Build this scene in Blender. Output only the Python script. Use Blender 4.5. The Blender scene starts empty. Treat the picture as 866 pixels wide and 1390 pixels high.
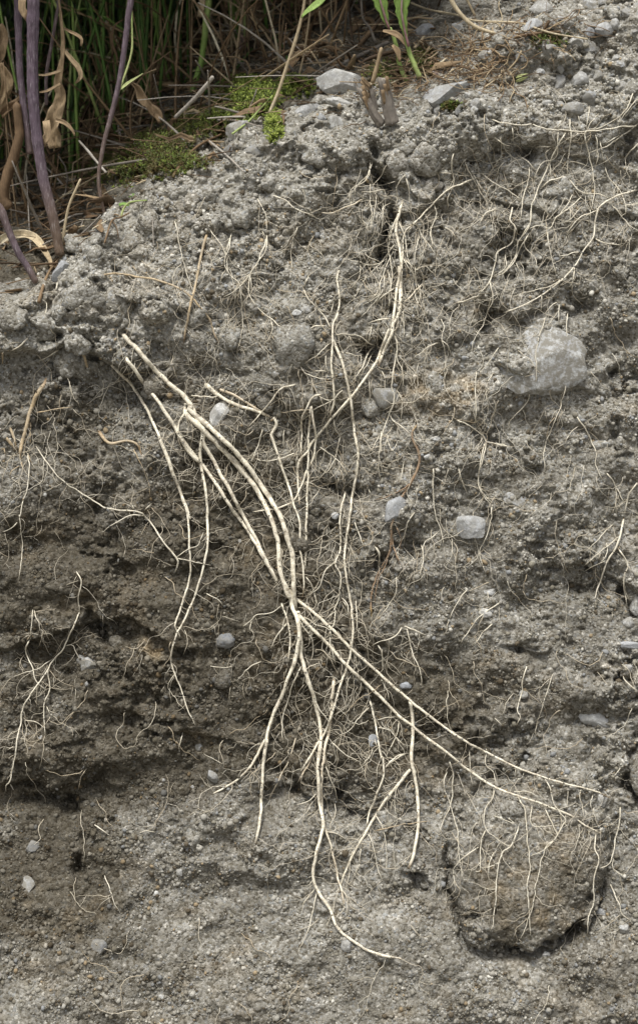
import bpy, math, random
import numpy as np
from mathutils import Vector, Matrix, Euler, noise as mnoise

# ------------------------------------------------------------------ camera, sky, sun, exposure
S = 0.0005                                  # metres per traced millimetre-grid unit of the bank face
LEAN = math.radians(15)                     # the cut face leans back by this much
O = np.array([0.0, 0.0, 0.50])
AX = np.array([1.0, 0.0, 0.0])
UP = np.array([0.0, math.sin(LEAN), math.cos(LEAN)])
NO = np.array([0.0, -math.cos(LEAN), math.sin(LEAN)])
DIST = 1.2
scene = bpy.context.scene
col = scene.collection
rng = np.random.default_rng(7)
random.seed(7)

cam_d = bpy.data.cameras.new('camera')
cam = bpy.data.objects.new('camera', cam_d); col.objects.link(cam)
cam.location = Vector(O + NO * DIST)
cam.rotation_euler = Euler((math.pi / 2 - LEAN, 0, 0))
cam_d.sensor_fit = 'VERTICAL'; cam_d.sensor_height = 36; cam_d.sensor_width = 36
cam_d.lens = 36 * DIST / (1390 * S)
cam_d.clip_start = 0.02; cam_d.clip_end = 2000
cam_d.dof.use_dof = True; cam_d.dof.focus_distance = DIST - 0.005; cam_d.dof.aperture_fstop = 9
scene.camera = cam

SUN_EL, SUN_AZ = math.radians(70), math.radians(205)      # azimuth clockwise from +Y
w = bpy.data.worlds.new('World'); scene.world = w; w.use_nodes = True
nt = w.node_tree; bg = nt.nodes['Background']
sky = nt.nodes.new('ShaderNodeTexSky'); sky.sky_type = 'NISHITA'; sky.sun_disc = False
sky.sun_elevation = SUN_EL; sky.sun_rotation = SUN_AZ; sky.dust_density = 4; sky.air_density = 1.0
hs = nt.nodes.new('ShaderNodeHueSaturation'); hs.inputs['Saturation'].default_value = 0.30
nt.links.new(sky.outputs[0], hs.inputs['Color']); nt.links.new(hs.outputs[0], bg.inputs['Color'])
bg.inputs['Strength'].default_value = 0.065
sd = bpy.data.lights.new('sun', 'SUN'); sd.energy = 1.5; sd.angle = math.radians(13); sd.color = (1, .985, .955)
sun = bpy.data.objects.new('sun', sd); col.objects.link(sun)
sun.rotation_euler = Vector((math.sin(SUN_AZ) * math.cos(SUN_EL), math.cos(SUN_AZ) * math.cos(SUN_EL), math.sin(SUN_EL))).to_track_quat('Z', 'Y').to_euler()
vs = scene.view_settings; vs.view_transform = 'Standard'; vs.look = 'None'; vs.gamma = 1; vs.use_curve_mapping = False
vs.exposure = 1.25
scene.render.film_transparent = False
try:
    scene.cycles.max_bounces = 6; scene.cycles.diffuse_bounces = 3; scene.cycles.transparent_max_bounces = 4
except Exception: pass

# ------------------------------------------------------------------ helpers
def W(a, b, d):
    a = np.asarray(a, float); b = np.asarray(b, float); d = np.asarray(d, float)
    return O + a[..., None] * AX + b[..., None] * UP + d[..., None] * NO
def plane(u, v): return (np.asarray(u, float) - 433) * S, (695 - np.asarray(v, float)) * S
def pt(u, v, d):
    a, b = plane(u, v); k = 1 - np.asarray(d, float) / DIST
    return a * k, b * k, np.asarray(d, float) + 0 * a

def new_mesh(name, V, F, mat=None, smooth=True):
    """V (n,3); F list of int arrays (m,k) with k = 3 or 4"""
    me = bpy.data.meshes.new(name)
    V = np.ascontiguousarray(V, np.float32)
    if not isinstance(F, list): F = [F]
    F = [np.ascontiguousarray(f, np.int32) for f in F if len(f)]
    me.vertices.add(len(V)); me.vertices.foreach_set('co', V.ravel())
    li = np.concatenate([f.ravel() for f in F])
    tot = np.concatenate([np.full(len(f), f.shape[1], np.int32) for f in F])
    st = np.concatenate([[0], np.cumsum(tot)[:-1]]).astype(np.int32)
    me.loops.add(len(li)); me.loops.foreach_set('vertex_index', li)
    me.polygons.add(len(tot)); me.polygons.foreach_set('loop_start', st)
    if smooth: me.polygons.foreach_set('use_smooth', np.ones(len(tot), bool))
    me.update(calc_edges=True)
    if mat: me.materials.append(mat)
    return me
def fattr(me, name, vals):
    a = me.attributes.new(name, 'FLOAT', 'POINT'); a.data.foreach_set('value', np.ascontiguousarray(vals, np.float32))
def link(name, me, parent=None, kind=None):
    o = bpy.data.objects.new(name, me); col.objects.link(o)
    if parent is not None: o.parent = parent
    if kind: o['kind'] = kind
    return o
def tag(o, label, cat, group=None, kind=None):
    o['label'] = label; o['category'] = cat
    if group: o['group'] = group
    if kind: o['kind'] = kind
    return o
def empty(name, loc, label, cat, group=None):
    o = bpy.data.objects.new(name, None); col.objects.link(o); o.location = Vector(loc); o.empty_display_size = .01
    return tag(o, label, cat, group)
def adopt(o, root):
    """parent a mesh whose vertices are in world space under an empty"""
    o.parent = root; o.matrix_parent_inverse = Matrix.Translation(-root.location)
    return o

class Acc:
    """collects geometry for one mesh"""
    def __init__(s): s.V = []; s.F3 = []; s.F4 = []; s.n = 0; s.A = []
    def add(s, V, f3=None, f4=None, attr=None):
        V = np.asarray(V, float)
        if f3 is not None and len(f3): s.F3.append(np.asarray(f3) + s.n)
        if f4 is not None and len(f4): s.F4.append(np.asarray(f4) + s.n)
        s.V.append(V); s.n += len(V)
        s.A.append(np.zeros(len(V)) if attr is None else np.broadcast_to(attr, (len(V),)))
    def mesh(s, name, mat, smooth=True, attr=None):
        F = []
        if s.F4: F.append(np.concatenate(s.F4))
        if s.F3: F.append(np.concatenate(s.F3))
        me = new_mesh(name, np.concatenate(s.V), F, mat, smooth)
        if attr: fattr(me, attr, np.concatenate(s.A))
        return me

# ------------------------------------------------------------------ numeric noise
_T = np.random.default_rng(11).random((512, 512)).astype(np.float32)
_T2 = np.random.default_rng(12).random((512, 512)).astype(np.float32)
def vnoise(x, y, seed=0):
    x = x + seed * 37.3; y = y + seed * 91.7
    xi = np.floor(x).astype(np.int64); yi = np.floor(y).astype(np.int64)
    fx = x - xi; fy = y - yi
    fx = fx * fx * fx * (fx * (fx * 6 - 15) + 10); fy = fy * fy * fy * (fy * (fy * 6 - 15) + 10)
    x0 = xi & 511; x1 = (xi + 1) & 511; y0 = yi & 511; y1 = (yi + 1) & 511
    return (_T[x0, y0] * (1 - fx) + _T[x1, y0] * fx) * (1 - fy) + (_T[x0, y1] * (1 - fx) + _T[x1, y1] * fx) * fy - 0.5
def fbm(x, y, octv=4, seed=0, gain=.5):
    r = 0; a = 1
    for k in range(octv):
        r = r + a * vnoise(x * 2 ** k, y * 2 ** k, seed + k * 5); a *= gain
    return r
def worley(x, y, seed=0):
    x = x + seed * 17.1; y = y + seed * 53.9
    xi = np.floor(x).astype(np.int64); yi = np.floor(y).astype(np.int64)
    f1 = np.full(x.shape, 9.0); idv = np.zeros(x.shape)
    for dx in (-1, 0, 1):
        for dy in (-1, 0, 1):
            cx = xi + dx; cy = yi + dy
            px = cx + _T[cx & 511, cy & 511]; py = cy + _T2[cx & 511, cy & 511]
            d = (px - x) ** 2 + (py - y) ** 2
            m = d < f1
            f1 = np.where(m, d, f1); idv = np.where(m, _T2[(cx + 77) & 511, (cy + 31) & 511], idv)
    return np.sqrt(f1), idv
def sstep(a, b, x):
    t = np.clip((x - a) / (b - a), 0, 1); return t * t * (3 - 2 * t)

# traced outlines: numbers read in enlarged survey tiles of the bank, tile letter -> (origin u, origin v, enlargement)
TILE = {'A': (0, 0, 2), 'B': (433, 0, 2), 'C': (0, 150, 2), 'D': (433, 150, 2), 'E': (0, 400, 2.887), 'F': (250, 300, 2.887),
        'G': (550, 350, 2.741), 'H': (0, 700, 2.887), 'I': (200, 550, 2.887), 'J': (450, 600, 2.887), 'K': (200, 800, 2.887),
        'L': (0, 1000, 2.474), 'M': (300, 1000, 2.887), 'N': (566, 700, 2.887), 'O': (566, 1000, 2.887), 'P': (0, 0, 3.936),
        'Q': (200, 0, 3.936), 'R': (400, 0, 3.936), 'S': (600, 0, 3.256), 'T': (0, 180, 3.936), 'a': (450, 200, 4.33),
        'b': (640, 120, 3.832), 'c': (620, 280, 3.832), 'd': (340, 350, 4.33), 'e': (340, 580, 4.33), 'f': (380, 800, 4.33),
        'g': (480, 400, 4.33), 'X': (0, 0, 1)}
def trace(txt):
    out = []; t = (0, 0, 1)
    for tok in txt.split():
        if ':' in tok: k, tok = tok.split(':'); t = TILE[k]
        x, y = tok.split(','); out.append((t[0] + float(x) / t[2], t[1] + float(y) / t[2]))
    return np.array(out)
def catmull(P, step):
    P = np.asarray(P, float)
    if len(P) == 2: P = np.array([P[0], P[0] * .5 + P[1] * .5, P[1]])
    Q = np.vstack([2 * P[0] - P[1], P, 2 * P[-1] - P[-2]])
    out = []
    for i in range(1, len(Q) - 2):
        n = max(2, int(np.linalg.norm(Q[i + 1][:2] - Q[i][:2]) / step))
        t = np.linspace(0, 1, n, endpoint=False)[:, None]
        p0, p1, p2, p3 = Q[i - 1], Q[i], Q[i + 1], Q[i + 2]
        out.append(.5 * (2 * p1 + (p2 - p0) * t + (2 * p0 - 5 * p1 + 4 * p2 - p3) * t ** 2 + (3 * p1 - p0 - 3 * p2 + p3) * t ** 3))
    out.append(P[-1:]); return np.vstack(out)

def tube(P, R, n=8, ridge=None):
    """closed tapered tube along world points P with radii R -> V, f3, f4"""
    P = np.asarray(P, float); m = len(P); R = np.broadcast_to(np.asarray(R, float), (m,))
    T = np.gradient(P, axis=0); T /= np.linalg.norm(T, axis=1)[:, None] + 1e-12
    ref = np.array([.31, -.82, .47]); ref = ref - T[0] * ref.dot(T[0]); ref /= np.linalg.norm(ref)
    X = np.empty_like(P); X[0] = ref
    for i in range(1, m):
        x = X[i - 1] - T[i] * X[i - 1].dot(T[i]); X[i] = x / (np.linalg.norm(x) + 1e-12)
    Y = np.cross(T, X)
    ang = np.arange(n) * 2 * math.pi / n
    prof = np.ones((m, n)) if ridge is None else ridge
    V = P[:, None, :] + R[:, None, None] * prof[:, :, None] * (np.cos(ang)[None, :, None] * X[:, None, :] + np.sin(ang)[None, :, None] * Y[:, None, :])
    V = V.reshape(-1, 3)
    i = np.arange(m - 1)[:, None] * n; j = np.arange(n)[None, :]; j2 = (j + 1) % n
    f4 = np.stack([i + j, i + j2, i + n + j2, i + n + j], -1).reshape(-1, 4)
    c0 = m * n; V = np.vstack([V, P[0] - T[0] * R[0] * .4, P[-1] + T[-1] * R[-1] * .8])
    jj = np.arange(n); k2 = (jj + 1) % n
    f3 = np.vstack([np.stack([np.full(n, c0), k2, jj], -1), np.stack([np.full(n, c0 + 1), (m - 1) * n + jj, (m - 1) * n + k2], -1)])
    return V, f3, f4

def ribbon(P, width, face, thick=.0004, curl=0.0, twist=0.0, nx=5, crumple=0.0, seed=0):
    """thin solid leaf along world points P; face = direction its flat side looks; curl bends its edges towards face"""
    P = np.asarray(P, float); m = len(P); wd = np.broadcast_to(np.asarray(width, float), (m,))
    T = np.gradient(P, axis=0); T /= np.linalg.norm(T, axis=1)[:, None] + 1e-12
    Fd = np.broadcast_to(np.asarray(face, float), (m, 3)).copy()
    Fd -= T * (Fd * T).sum(1)[:, None]; Fd /= np.linalg.norm(Fd, axis=1)[:, None] + 1e-9
    Sd = np.cross(T, Fd)
    tw = np.linspace(0, 1, m) * twist
    c, s_ = np.cos(tw)[:, None], np.sin(tw)[:, None]
    Sd, Fd = Sd * c + Fd * s_, Fd * c - Sd * s_
    x = np.linspace(-1, 1, nx)
    lift = curl * x ** 2
    jit = np.zeros((m, nx))
    if crumple:
        tt = np.linspace(0, m * .22, m)
        jit = fbm(tt[:, None] + 0 * x[None], x[None] * 1.4 + 0 * tt[:, None] + 3, 3, seed) * crumple
    V0 = P[:, None] + Sd[:, None] * (wd[:, None] * x[None])[..., None] + Fd[:, None] * (wd[:, None] * (lift[None] + jit))[..., None]
    V1 = V0 - Fd[:, None] * thick
    V = np.vstack([V0.reshape(-1, 3), V1.reshape(-1, 3)]); k = m * nx
    i = np.arange(m - 1)[:, None] * nx; j = np.arange(nx - 1)[None]
    top = np.stack([i + j, i + j + 1, i + nx + j + 1, i + nx + j], -1).reshape(-1, 4)
    bot = top[:, ::-1] + k
    a = np.arange(m - 1) * nx
    e1 = np.stack([a, a + nx, a + nx + k, a + k], -1); b_ = a + nx - 1
    e2 = np.stack([b_, b_ + k, b_ + nx + k, b_ + nx], -1)
    cc = np.arange(nx - 1)
    e3 = np.stack([cc, cc + k, cc + 1 + k, cc + 1], -1); z = (m - 1) * nx + cc
    e4 = np.stack([z, z + 1, z + 1 + k, z + k], -1)
    return V, None, np.vstack([top, bot, e1, e2, e3, e4])

# ------------------------------------------------------------------ materials
def mat_new(name, rough=.8, spec=.3):
    m = bpy.data.materials.new(name); m.use_nodes = True
    b = m.node_tree.nodes['Principled BSDF']; b.inputs['Roughness'].default_value = rough
    b.inputs['Specular IOR Level'].default_value = spec
    return m, m.node_tree, b
class NT:
    def __init__(s, tree): s.t = tree
    def n(s, typ, **kw):
        x = s.t.nodes.new(typ)
        for k, v in kw.items(): setattr(x, k, v)
        return x
    def l(s, a, b): s.t.links.new(a, b)
    def noise(s, vec, scale, detail=3, rough=.55):
        x = s.n('ShaderNodeTexNoise'); x.inputs['Scale'].default_value = scale; x.inputs['Detail'].default_value = detail
        x.inputs['Roughness'].default_value = rough
        if vec is not None: s.l(vec, x.inputs['Vector'])
        return x.outputs['Fac']
    def ramp(s, fac, stops, interp='LINEAR'):
        r = s.n('ShaderNodeValToRGB'); cr = r.color_ramp; cr.interpolation = interp
        while len(cr.elements) < len(stops): cr.elements.new(.5)
        for e, (p, c) in zip(cr.elements, stops): e.position = p; e.color = (*c, 1) if len(c) == 3 else c
        s.l(fac, r.inputs[0]); return r.outputs[0]
    def math(s, op, a, b=0.0):
        x = s.n('ShaderNodeMath', operation=op)
        for i, val in enumerate((a, b)):
            if hasattr(val, 'links'): s.l(val, x.inputs[i])
            else: x.inputs[i].default_value = val
        return x.outputs[0]
    def bump(s, bsdf, h, strength, dist):
        x = s.n('ShaderNodeBump'); x.inputs['Strength'].default_value = strength; x.inputs['Distance'].default_value = dist
        s.l(h, x.inputs['Height']); s.l(x.outputs[0], bsdf.inputs['Normal'])
def _mix(s, fac, a, b, mode='MIX'):
    x = s.n('ShaderNodeMix', data_type='RGBA', blend_type=mode)
    A = [i for i in x.inputs if i.name == 'A' and i.type == 'RGBA'][0]; B = [i for i in x.inputs if i.name == 'B' and i.type == 'RGBA'][0]
    F = [i for i in x.inputs if i.name == 'Factor' and i.type == 'VALUE'][0]
    for sock, val in ((F, fac), (A, a), (B, b)):
        if hasattr(val, 'links'): s.l(val, sock)
        elif isinstance(val, (int, float)): sock.default_value = val
        else: sock.default_value = (*val, 1)
    return [o for o in x.outputs if o.type == 'RGBA'][0]
NT.mix = _mix

DRY, DAMP_SHADED, OCHRE = (.312, .302, .272), (.098, .088, .069), (.31, .24, .15)
def soil_mat(name, attr_type, grains=False):
    m, t, b = mat_new(name, .95, .12); g = NT(t)
    pos = g.n('ShaderNodeNewGeometry')
    P = pos.outputs['Position']
    at = g.n('ShaderNodeAttribute', attribute_type=attr_type, attribute_name='damp_shade').outputs['Fac']
    oc = g.n('ShaderNodeAttribute', attribute_type=attr_type, attribute_name='ochre').outputs['Fac']
    base = g.mix(at, DRY, DAMP_SHADED)
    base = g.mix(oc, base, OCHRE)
    if grains:
        r = pos.outputs['Random Per Island']
        tint = g.ramp(r, [(0, (.42, .36, .28)), (.12, (.7, .66, .58)), (.3, (1.0, .97, .90)), (.5, (1.15, 1.12, 1.07)), (.62, (.86, .82, .72)),
                          (.74, (1.35, 1.34, 1.30)), (.86, (.98, 1.03, 1.13)), (.92, (1.2, .98, .70)), (.955, (1.95, 1.93, 1.88)), (1, (2.3, 2.3, 2.3))], 'CONSTANT')
        c = g.mix(1.0, base, tint, 'MULTIPLY')
        n = g.noise(P, 1800, 2); c = g.mix(1.0, c, g.ramp(n, [(.3, (.75,) * 3), (.7, (1.2,) * 3)]), 'MULTIPLY')
        g.l(c, b.inputs['Base Color'])
        g.bump(b, n, .5, .0005)
        return m
    n0 = g.noise(P, 40, 4, .6)
    c = g.mix(1.0, base, g.ramp(n0, [(.3, (.80, .79, .77)), (.7, (1.18, 1.18, 1.18))]), 'MULTIPLY')
    n1 = g.noise(P, 330, 5, .7)
    c = g.mix(1.0, c, g.ramp(n1, [(.28, (.62, .60, .57)), (.5, (1, 1, 1)), (.72, (1.32, 1.32, 1.32))]), 'MULTIPLY')
    vo = g.n('ShaderNodeTexVoronoi'); vo.inputs['Scale'].default_value = 620; g.l(P, vo.inputs['Vector'])
    sep = g.n('ShaderNodeSeparateColor'); g.l(vo.outputs['Color'], sep.inputs[0])
    c = g.mix(1.0, c, g.ramp(sep.outputs[0], [(0, (.55, .52, .46)), (.18, (.85, .83, .78)), (.5, (1.0, .99, .97)), (.72, (1.2, 1.2, 1.2)), (.9, (1.0, 1.04, 1.1)), (.96, (1.75, 1.75, 1.75))], 'CONSTANT'), 'MULTIPLY')
    n2 = g.noise(P, 1700, 3, .6)
    c = g.mix(1.0, c, g.ramp(n2, [(.3, (.7, .7, .7)), (.7, (1.3, 1.3, 1.3))]), 'MULTIPLY')
    g.l(c, b.inputs['Base Color'])
    h = g.math('ADD', g.math('MULTIPLY', n1, .6), g.math('ADD', g.math('MULTIPLY', vo.outputs['Distance'], -.6), g.math('MULTIPLY', n2, .5)))
    g.bump(b, h, .9, .0012)
    return m
M_SOIL = soil_mat('soil', 'GEOMETRY'); M_CLOD = soil_mat('soil_clod', 'OBJECT'); M_GRAIN = soil_mat('soil_grain', 'GEOMETRY', True)
# ------------------------------------------------------------------ the cut bank: one sheet, relief in millimetres over the leaning face
EDGE = np.array([(-3000, 900), (-400, 470), (-60, 412), (0, 400), (60, 382), (95, 345), (150, 288), (215, 236), (300, 192), (340, 172), (420, 140), (480, 118),
                 (545, 108), (640, 66), (760, 18), (866, -30), (1100, -90), (4000, -200)], float)
def edge(u): return np.interp(u, EDGE[:, 0], EDGE[:, 1])
def poly_dist(u, v, pts):
    d = np.full(np.shape(u), 1e9)
    for (x0, y0), (x1, y1) in zip(pts[:-1], pts[1:]):
        dx, dy = x1 - x0, y1 - y0; t = np.clip(((u - x0) * dx + (v - y0) * dy) / (dx * dx + dy * dy), 0, 1)
        d = np.minimum(d, np.hypot(u - x0 - t * dx, v - y0 - t * dy))
    return d
# centre u, v, half sizes, millimetres in (-) or out (+)
BUMPS = [(60, 430, 120, 60, 9), (150, 430, 60, 50, 9), (230, 400, 120, 70, 5), (60, 560, 130, 60, -7), (110, 760, 170, 130, -4), (90, 800, 120, 40, 5),
         (560, 200, 60, 40, 8), (480, 215, 50, 40, 6), (700, 165, 130, 30, 8), (620, 280, 40, 50, -9), (690, 250, 70, 40, -5), (600, 390, 120, 60, 4),
         (735, 485, 52, 46, 8), (720, 590, 90, 40, -5), (540, 590, 80, 50, 4), (400, 470, 70, 45, 3), (465, 660, 60, 50, -7), (300, 700, 60, 120, -4),
         (640, 760, 120, 60, 4), (780, 800, 60, 30, -6), (700, 930, 140, 50, 5), (420, 1000, 100, 50, -7), (500, 930, 60, 40, -5), (250, 930, 120, 60, 3),
         (85, 1030, 90, 28, 5), (85, 1080, 80, 28, -10), (330, 1075, 60, 20, -5), (470, 1085, 50, 22, -10), (300, 1140, 140, 40, 5),
         (790, 1040, 60, 30, 6), (180, 1200, 90, 40, -4), (850, 700, 40, 60, -4), (840, 250, 40, 40, -9), (90, 900, 60, 20, -6),
         (330, 430, 60, 30, -4), (440, 260, 60, 30, 3), (290, 300, 70, 30, 4), (860, 1050, 25, 40, 6), (590, 1040, 30, 60, -5)]
# overhanging ledges: line, drop in mm just under it, how far the hollow runs on below
LEDGES = [([(-60, 470), (40, 474), (85, 470), (120, 478), (170, 500), (200, 505)], 17, 60), ([(-80, 868), (20, 872), (70, 866), (120, 846), (165, 838), (200, 850), (260, 880)], 9, 45),
          ([(-60, 1064), (30, 1062), (80, 1070), (115, 1064), (130, 1050)], 9, 40), ([(370, 1052), (420, 1070), (460, 1082), (510, 1098)], 8, 24),
          ([(640, 262), (690, 270), (735, 282), (760, 270)], 6, 40), ([(455, 215), (510, 230), (560, 262), (600, 262)], 6, 40), ([(680, 500), (740, 532), (800, 530)], 7, 50),
          ([(660, 405), (700, 432), (730, 425)], 7, 30), ([(365, 530), (400, 560), (430, 545)], 7, 22), ([(440, 640), (480, 668), (505, 660)], 6, 26),
          ([(800, 770), (840, 792), (870, 800)], 7, 30), ([(690, 868), (720, 876), (742, 882)], 8, 18), ([(520, 545), (540, 562), (562, 560)], 5, 20),
          ([(190, 985), (260, 990), (330, 1010)], 4, 40), ([(560, 450), (600, 462), (640, 455)], 3, 30), ([(250, 495), (300, 505), (340, 498)], 4, 25),
          ([(740, 575), (800, 582), (850, 600)], 4, 25), ([(690, 600), (710, 628), (735, 630)], 6, 16), ([(640, 190), (690, 196), (740, 200), (790, 215), (866, 230)], 6, 30),
          ([(20, 985), (70, 1010), (120, 1000)], 4, 24), ([(490, 290), (500, 330)], 5, 10), ([(660, 300), (700, 320), (720, 318)], 6, 28), ([(800, 280), (866, 290)], 8, 30)]
# cracks: line, half width, depth in mm
CRACKS = [([(512, 210), (520, 245), (531, 275), (530, 305)], 7, 26), ([(531, 300), (524, 325), (518, 352)], 6, 20), ([(536, 335), (538, 390)], 6, 20), ([(494, 468), (506, 478), (520, 462)], 7, 11),
          ([(688, 292), (690, 320), (684, 338)], 8, 9), ([(668, 428), (664, 450)], 7, 12), ([(376, 536), (396, 552)], 4, 10), ([(446, 660), (468, 672), (478, 664)], 7, 9),
          ([(118, 470), (106, 455), (60, 462)], 5, 11), ([(64, 350), (66, 400), (58, 440)], 5, 8), ([(124, 842), (136, 862)], 8, 12),
          ([(640, 1236), (668, 1264), (698, 1280)], 5, 9), ([(760, 1262), (776, 1248), (792, 1214)], 6, 11), ([(560, 1185), (580, 1200)], 5, 12),
          ([(462, 1084), (486, 1102), (500, 1118)], 6, 12), ([(862, 1010), (850, 1040), (852, 1070), (866, 1084)], 5, 12), ([(846, 806), (856, 830)], 5, 10),
          ([(380, 1048), (400, 1066)], 8, 9), ([(836, 920), (852, 926)], 5, 8), ([(850, 190), (852, 215)], 6, 11), ([(708, 878), (726, 880)], 6, 9),
          ([(24, 1082), (44, 1092), (60, 1088)], 8, 9), ([(106, 1130), (110, 1180)], 5, 8), ([(90, 1096), (118, 1118)], 6, 9), ([(660, 640), (664, 720)], 3, 3), ([(690, 596), (712, 622)], 5, 6),
          ([(600, 312), (608, 330)], 6, 8), ([(700, 196), (715, 206)], 6, 9), ([(744, 230), (760, 236)], 6, 9)]

def relief(u, v, fine=True):
    """millimetres towards the viewer at grid units u, v"""
    wu = u + fbm(u / 60, v / 60, 3, 3) * 18; wv = v + fbm(u / 60, v / 60, 3, 4) * 18
    e = edge(u); ef = e + fbm(u / 40, v / 400, 3, 9) * 26
    t = wv - ef                                      # >0 on the face, <0 on the ground behind it
    k = np.interp(u, [-200, 300, 520, 640, 866], [1.8, 1.7, 1.5, 1.0, .85])
    d = np.where(t < 0, t * k, 0.0) * .5             # 0.5 mm per unit
    d = d - 14 * np.exp(-np.maximum(t, 0) / 45) * (t >= 0) - 14 * (t < 0)
    d = d - .035 * np.maximum(0, 260 - np.maximum(t, 0)) * np.interp(u, [0, 250, 600, 866], [.5, 1, 1, 1])
    # foot of the face slopes out: spilled sand
    d = d + .10 * np.maximum(0, wv - (1095 + 25 * np.sin(u / 90) - .03 * u)) + .05 * np.maximum(0, wv - 1200)
    wu2_ = u + fbm(u / 22, v / 22, 3, 15) * 26; wv2_ = v + fbm(u / 22, v / 22, 3, 16) * 26
    bx, by = (.5 * wu + .5 * wu2_ - 716) / 102, (.5 * wv + .5 * wv2_ - 1158) / 114; by = by + .22 * bx; q = (np.abs(bx) ** 2.2 + np.abs(by) ** 2.2) ** (1 / 2.2)
    d = d + 23 * np.sqrt(np.maximum(0, 1 - (q / 1.06) ** 2.6)) - 6 * np.exp(-((q - 1.07) / .055) ** 2) * sstep(-.75, .35, by - .75 * bx) * np.clip(1.1 + 2 * fbm(u / 30, v / 30, 2, 19), .3, 1.6)
    for (cu, cv, su, sv, amp) in BUMPS:
        q = ((wu - cu) / su) ** 2 + ((wv - cv) / sv) ** 2
        d = d + amp * np.exp(-q ** 1.3 * .8)
    for pts, amp, L in LEDGES:
        P = np.array(pts, float); lv = np.interp(wu, P[:, 0], P[:, 1]); win = sstep(P[0, 0] - 18, P[0, 0] + 8, wu) * (1 - sstep(P[-1, 0] - 8, P[-1, 0] + 18, wu))
        tt = wv - lv
        d = d - amp * win * np.where(tt > 0, sstep(0, 7, tt) * np.exp(-np.maximum(tt, 0) / L), 0) + amp * .35 * win * np.exp(-(np.minimum(tt, 0) / 26) ** 2) * (1 - sstep(0, 4, tt))
    wu2 = u + fbm(u / 16, v / 16, 3, 13) * 12; wv2 = v + fbm(u / 16, v / 16, 3, 14) * 12
    for pts, wd, dep in CRACKS:
        P = np.array(pts, float)
        m = (u > P[:, 0].min() - 60) & (u < P[:, 0].max() + 60) & (v > P[:, 1].min() - 60) & (v < P[:, 1].max() + 60)
        if m.any():
            q = poly_dist(wu2[m], wv2[m], pts); mod = np.clip(1 + 1.9 * fbm(u[m] / 26, v[m] / 26, 2, 17), .15, 1.7); d[m] -= dep * mod * np.exp(-(q / (wd * (.55 + .6 * mod))) ** 2)
    sand = sstep(1120, 1180, v + 30 * np.sin(u / 80)) * (1 - np.exp(-(((u - 715) / 110) ** 2 + ((v - 1165) / 120) ** 2) ** 2) * .4)
    blk = np.exp(-(np.hypot((u - 716) / 92, (v - 1168) / 104)) ** 6)
    d = d + (fbm(u / 150, v / 150, 3, 21) * 11 + fbm(u / 48, v / 40, 4, 25) * 11.5 * (1 - .35 * sand)) * (1 - .75 * blk)
    lip = np.exp(-(np.maximum(t - 60, 0) / 110) ** 2)
    act = np.clip(.50 + 2.2 * fbm(u / 80, v / 80, 2, 31), .10, 1.3) * (1 - .78 * sand) * (1 - .85 * blk) + .4 * lip
    for size, amp, sd in ((50, 6.5, 41), (24, 3.9, 42), (12, 2.2, 43), (6.5, 1.1, 44)):
        if not fine and size < 20: continue
        f1, idv = worley(wu2 / size, wv2 / size, sd)
        loc = np.clip(.5 + 1.6 * fbm(u / (size * 2.5), v / (size * 2.5), 2, sd + 10), 0, 1.2)
        g = act if size > 12 else (act * .6 + .42)
        d = d + amp * g * loc * (np.sqrt(np.maximum(0, 1 - (f1 / .72) ** 2)) * (.35 + idv) - .45)
    # crumbly pits
    pit = sstep(.16, .34, fbm(u / 20, v / 15, 3, 61)) * act
    d = d - pit * np.interp(u, [200, 420], [4.0, 4.6])
    if fine: d = d + fbm(u / 7, v / 7, 3, 71) * 1.15
    return d

step = 1.75
def axis(lo, hi, far_lo, far_hi):
    core = np.arange(lo, hi, step); o = []; x, h = core[-1], step
    while x < far_hi: h = min(h * 1.22, 60); x += h; o.append(x)
    p = []; x, h = core[0], step
    while x > far_lo: h = min(h * 1.22, 60); x -= h; p.append(x)
    return np.concatenate([p[::-1], core, o])
GU = axis(-160, 936, -2200, 3000); GV = axis(-300, 1420, -5000, 1700)
UU, VV = np.meshgrid(GU, GV, indexing='ij')
HH = relief(UU, VV) * .001
a_, b_ = plane(UU, VV)
# damp and ochre parts of the soil; shade of the overhung left painted in
DAMP_SHADES = [(130, 680, 250, 170, .62), (150, 900, 270, 150, .85), (110, 1050, 180, 60, .7), (380, 920, 130, 150, .7), (500, 1000, 160, 90, .65), (700, 1185, 100, 105, .30), (60, 1150, 140, 90, .6), (60, 1260, 160, 80, .3), (300, 720, 120, 120, .35),
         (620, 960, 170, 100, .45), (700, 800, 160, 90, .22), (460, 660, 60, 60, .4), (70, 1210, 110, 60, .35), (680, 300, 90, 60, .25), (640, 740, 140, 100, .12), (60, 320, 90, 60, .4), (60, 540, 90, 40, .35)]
damp_shade = np.zeros_like(UU)
for cu, cv, su, sv, am in DAMP_SHADES: damp_shade += am * np.exp(-(((UU - cu) / su) ** 2 + ((VV - cv) / sv) ** 2) ** 1.2)
damp_shade += .16 + fbm(UU / 120, VV / 80, 4, 81) * .5 + fbm(UU / 22, VV / 18, 3, 85) * .35
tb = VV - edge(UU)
damp_shade = np.where(tb < -25, damp_shade + .75 * np.interp(UU, [560, 660], [1, .15]), damp_shade); damp_shade -= .45 * np.exp(-(np.maximum(tb - 90, 0) / 140) ** 2) * (tb > -25)  # ground behind the edge darkened, painting in the shade of the growth
damp_shade += .06 + .12 * sstep(1120, 1170, VV) + .10 * np.exp(-(np.hypot((UU - 716) / 92, (VV - 1168) / 104)) ** 6); damp_shade = np.clip(damp_shade, 0, 1)
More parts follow.
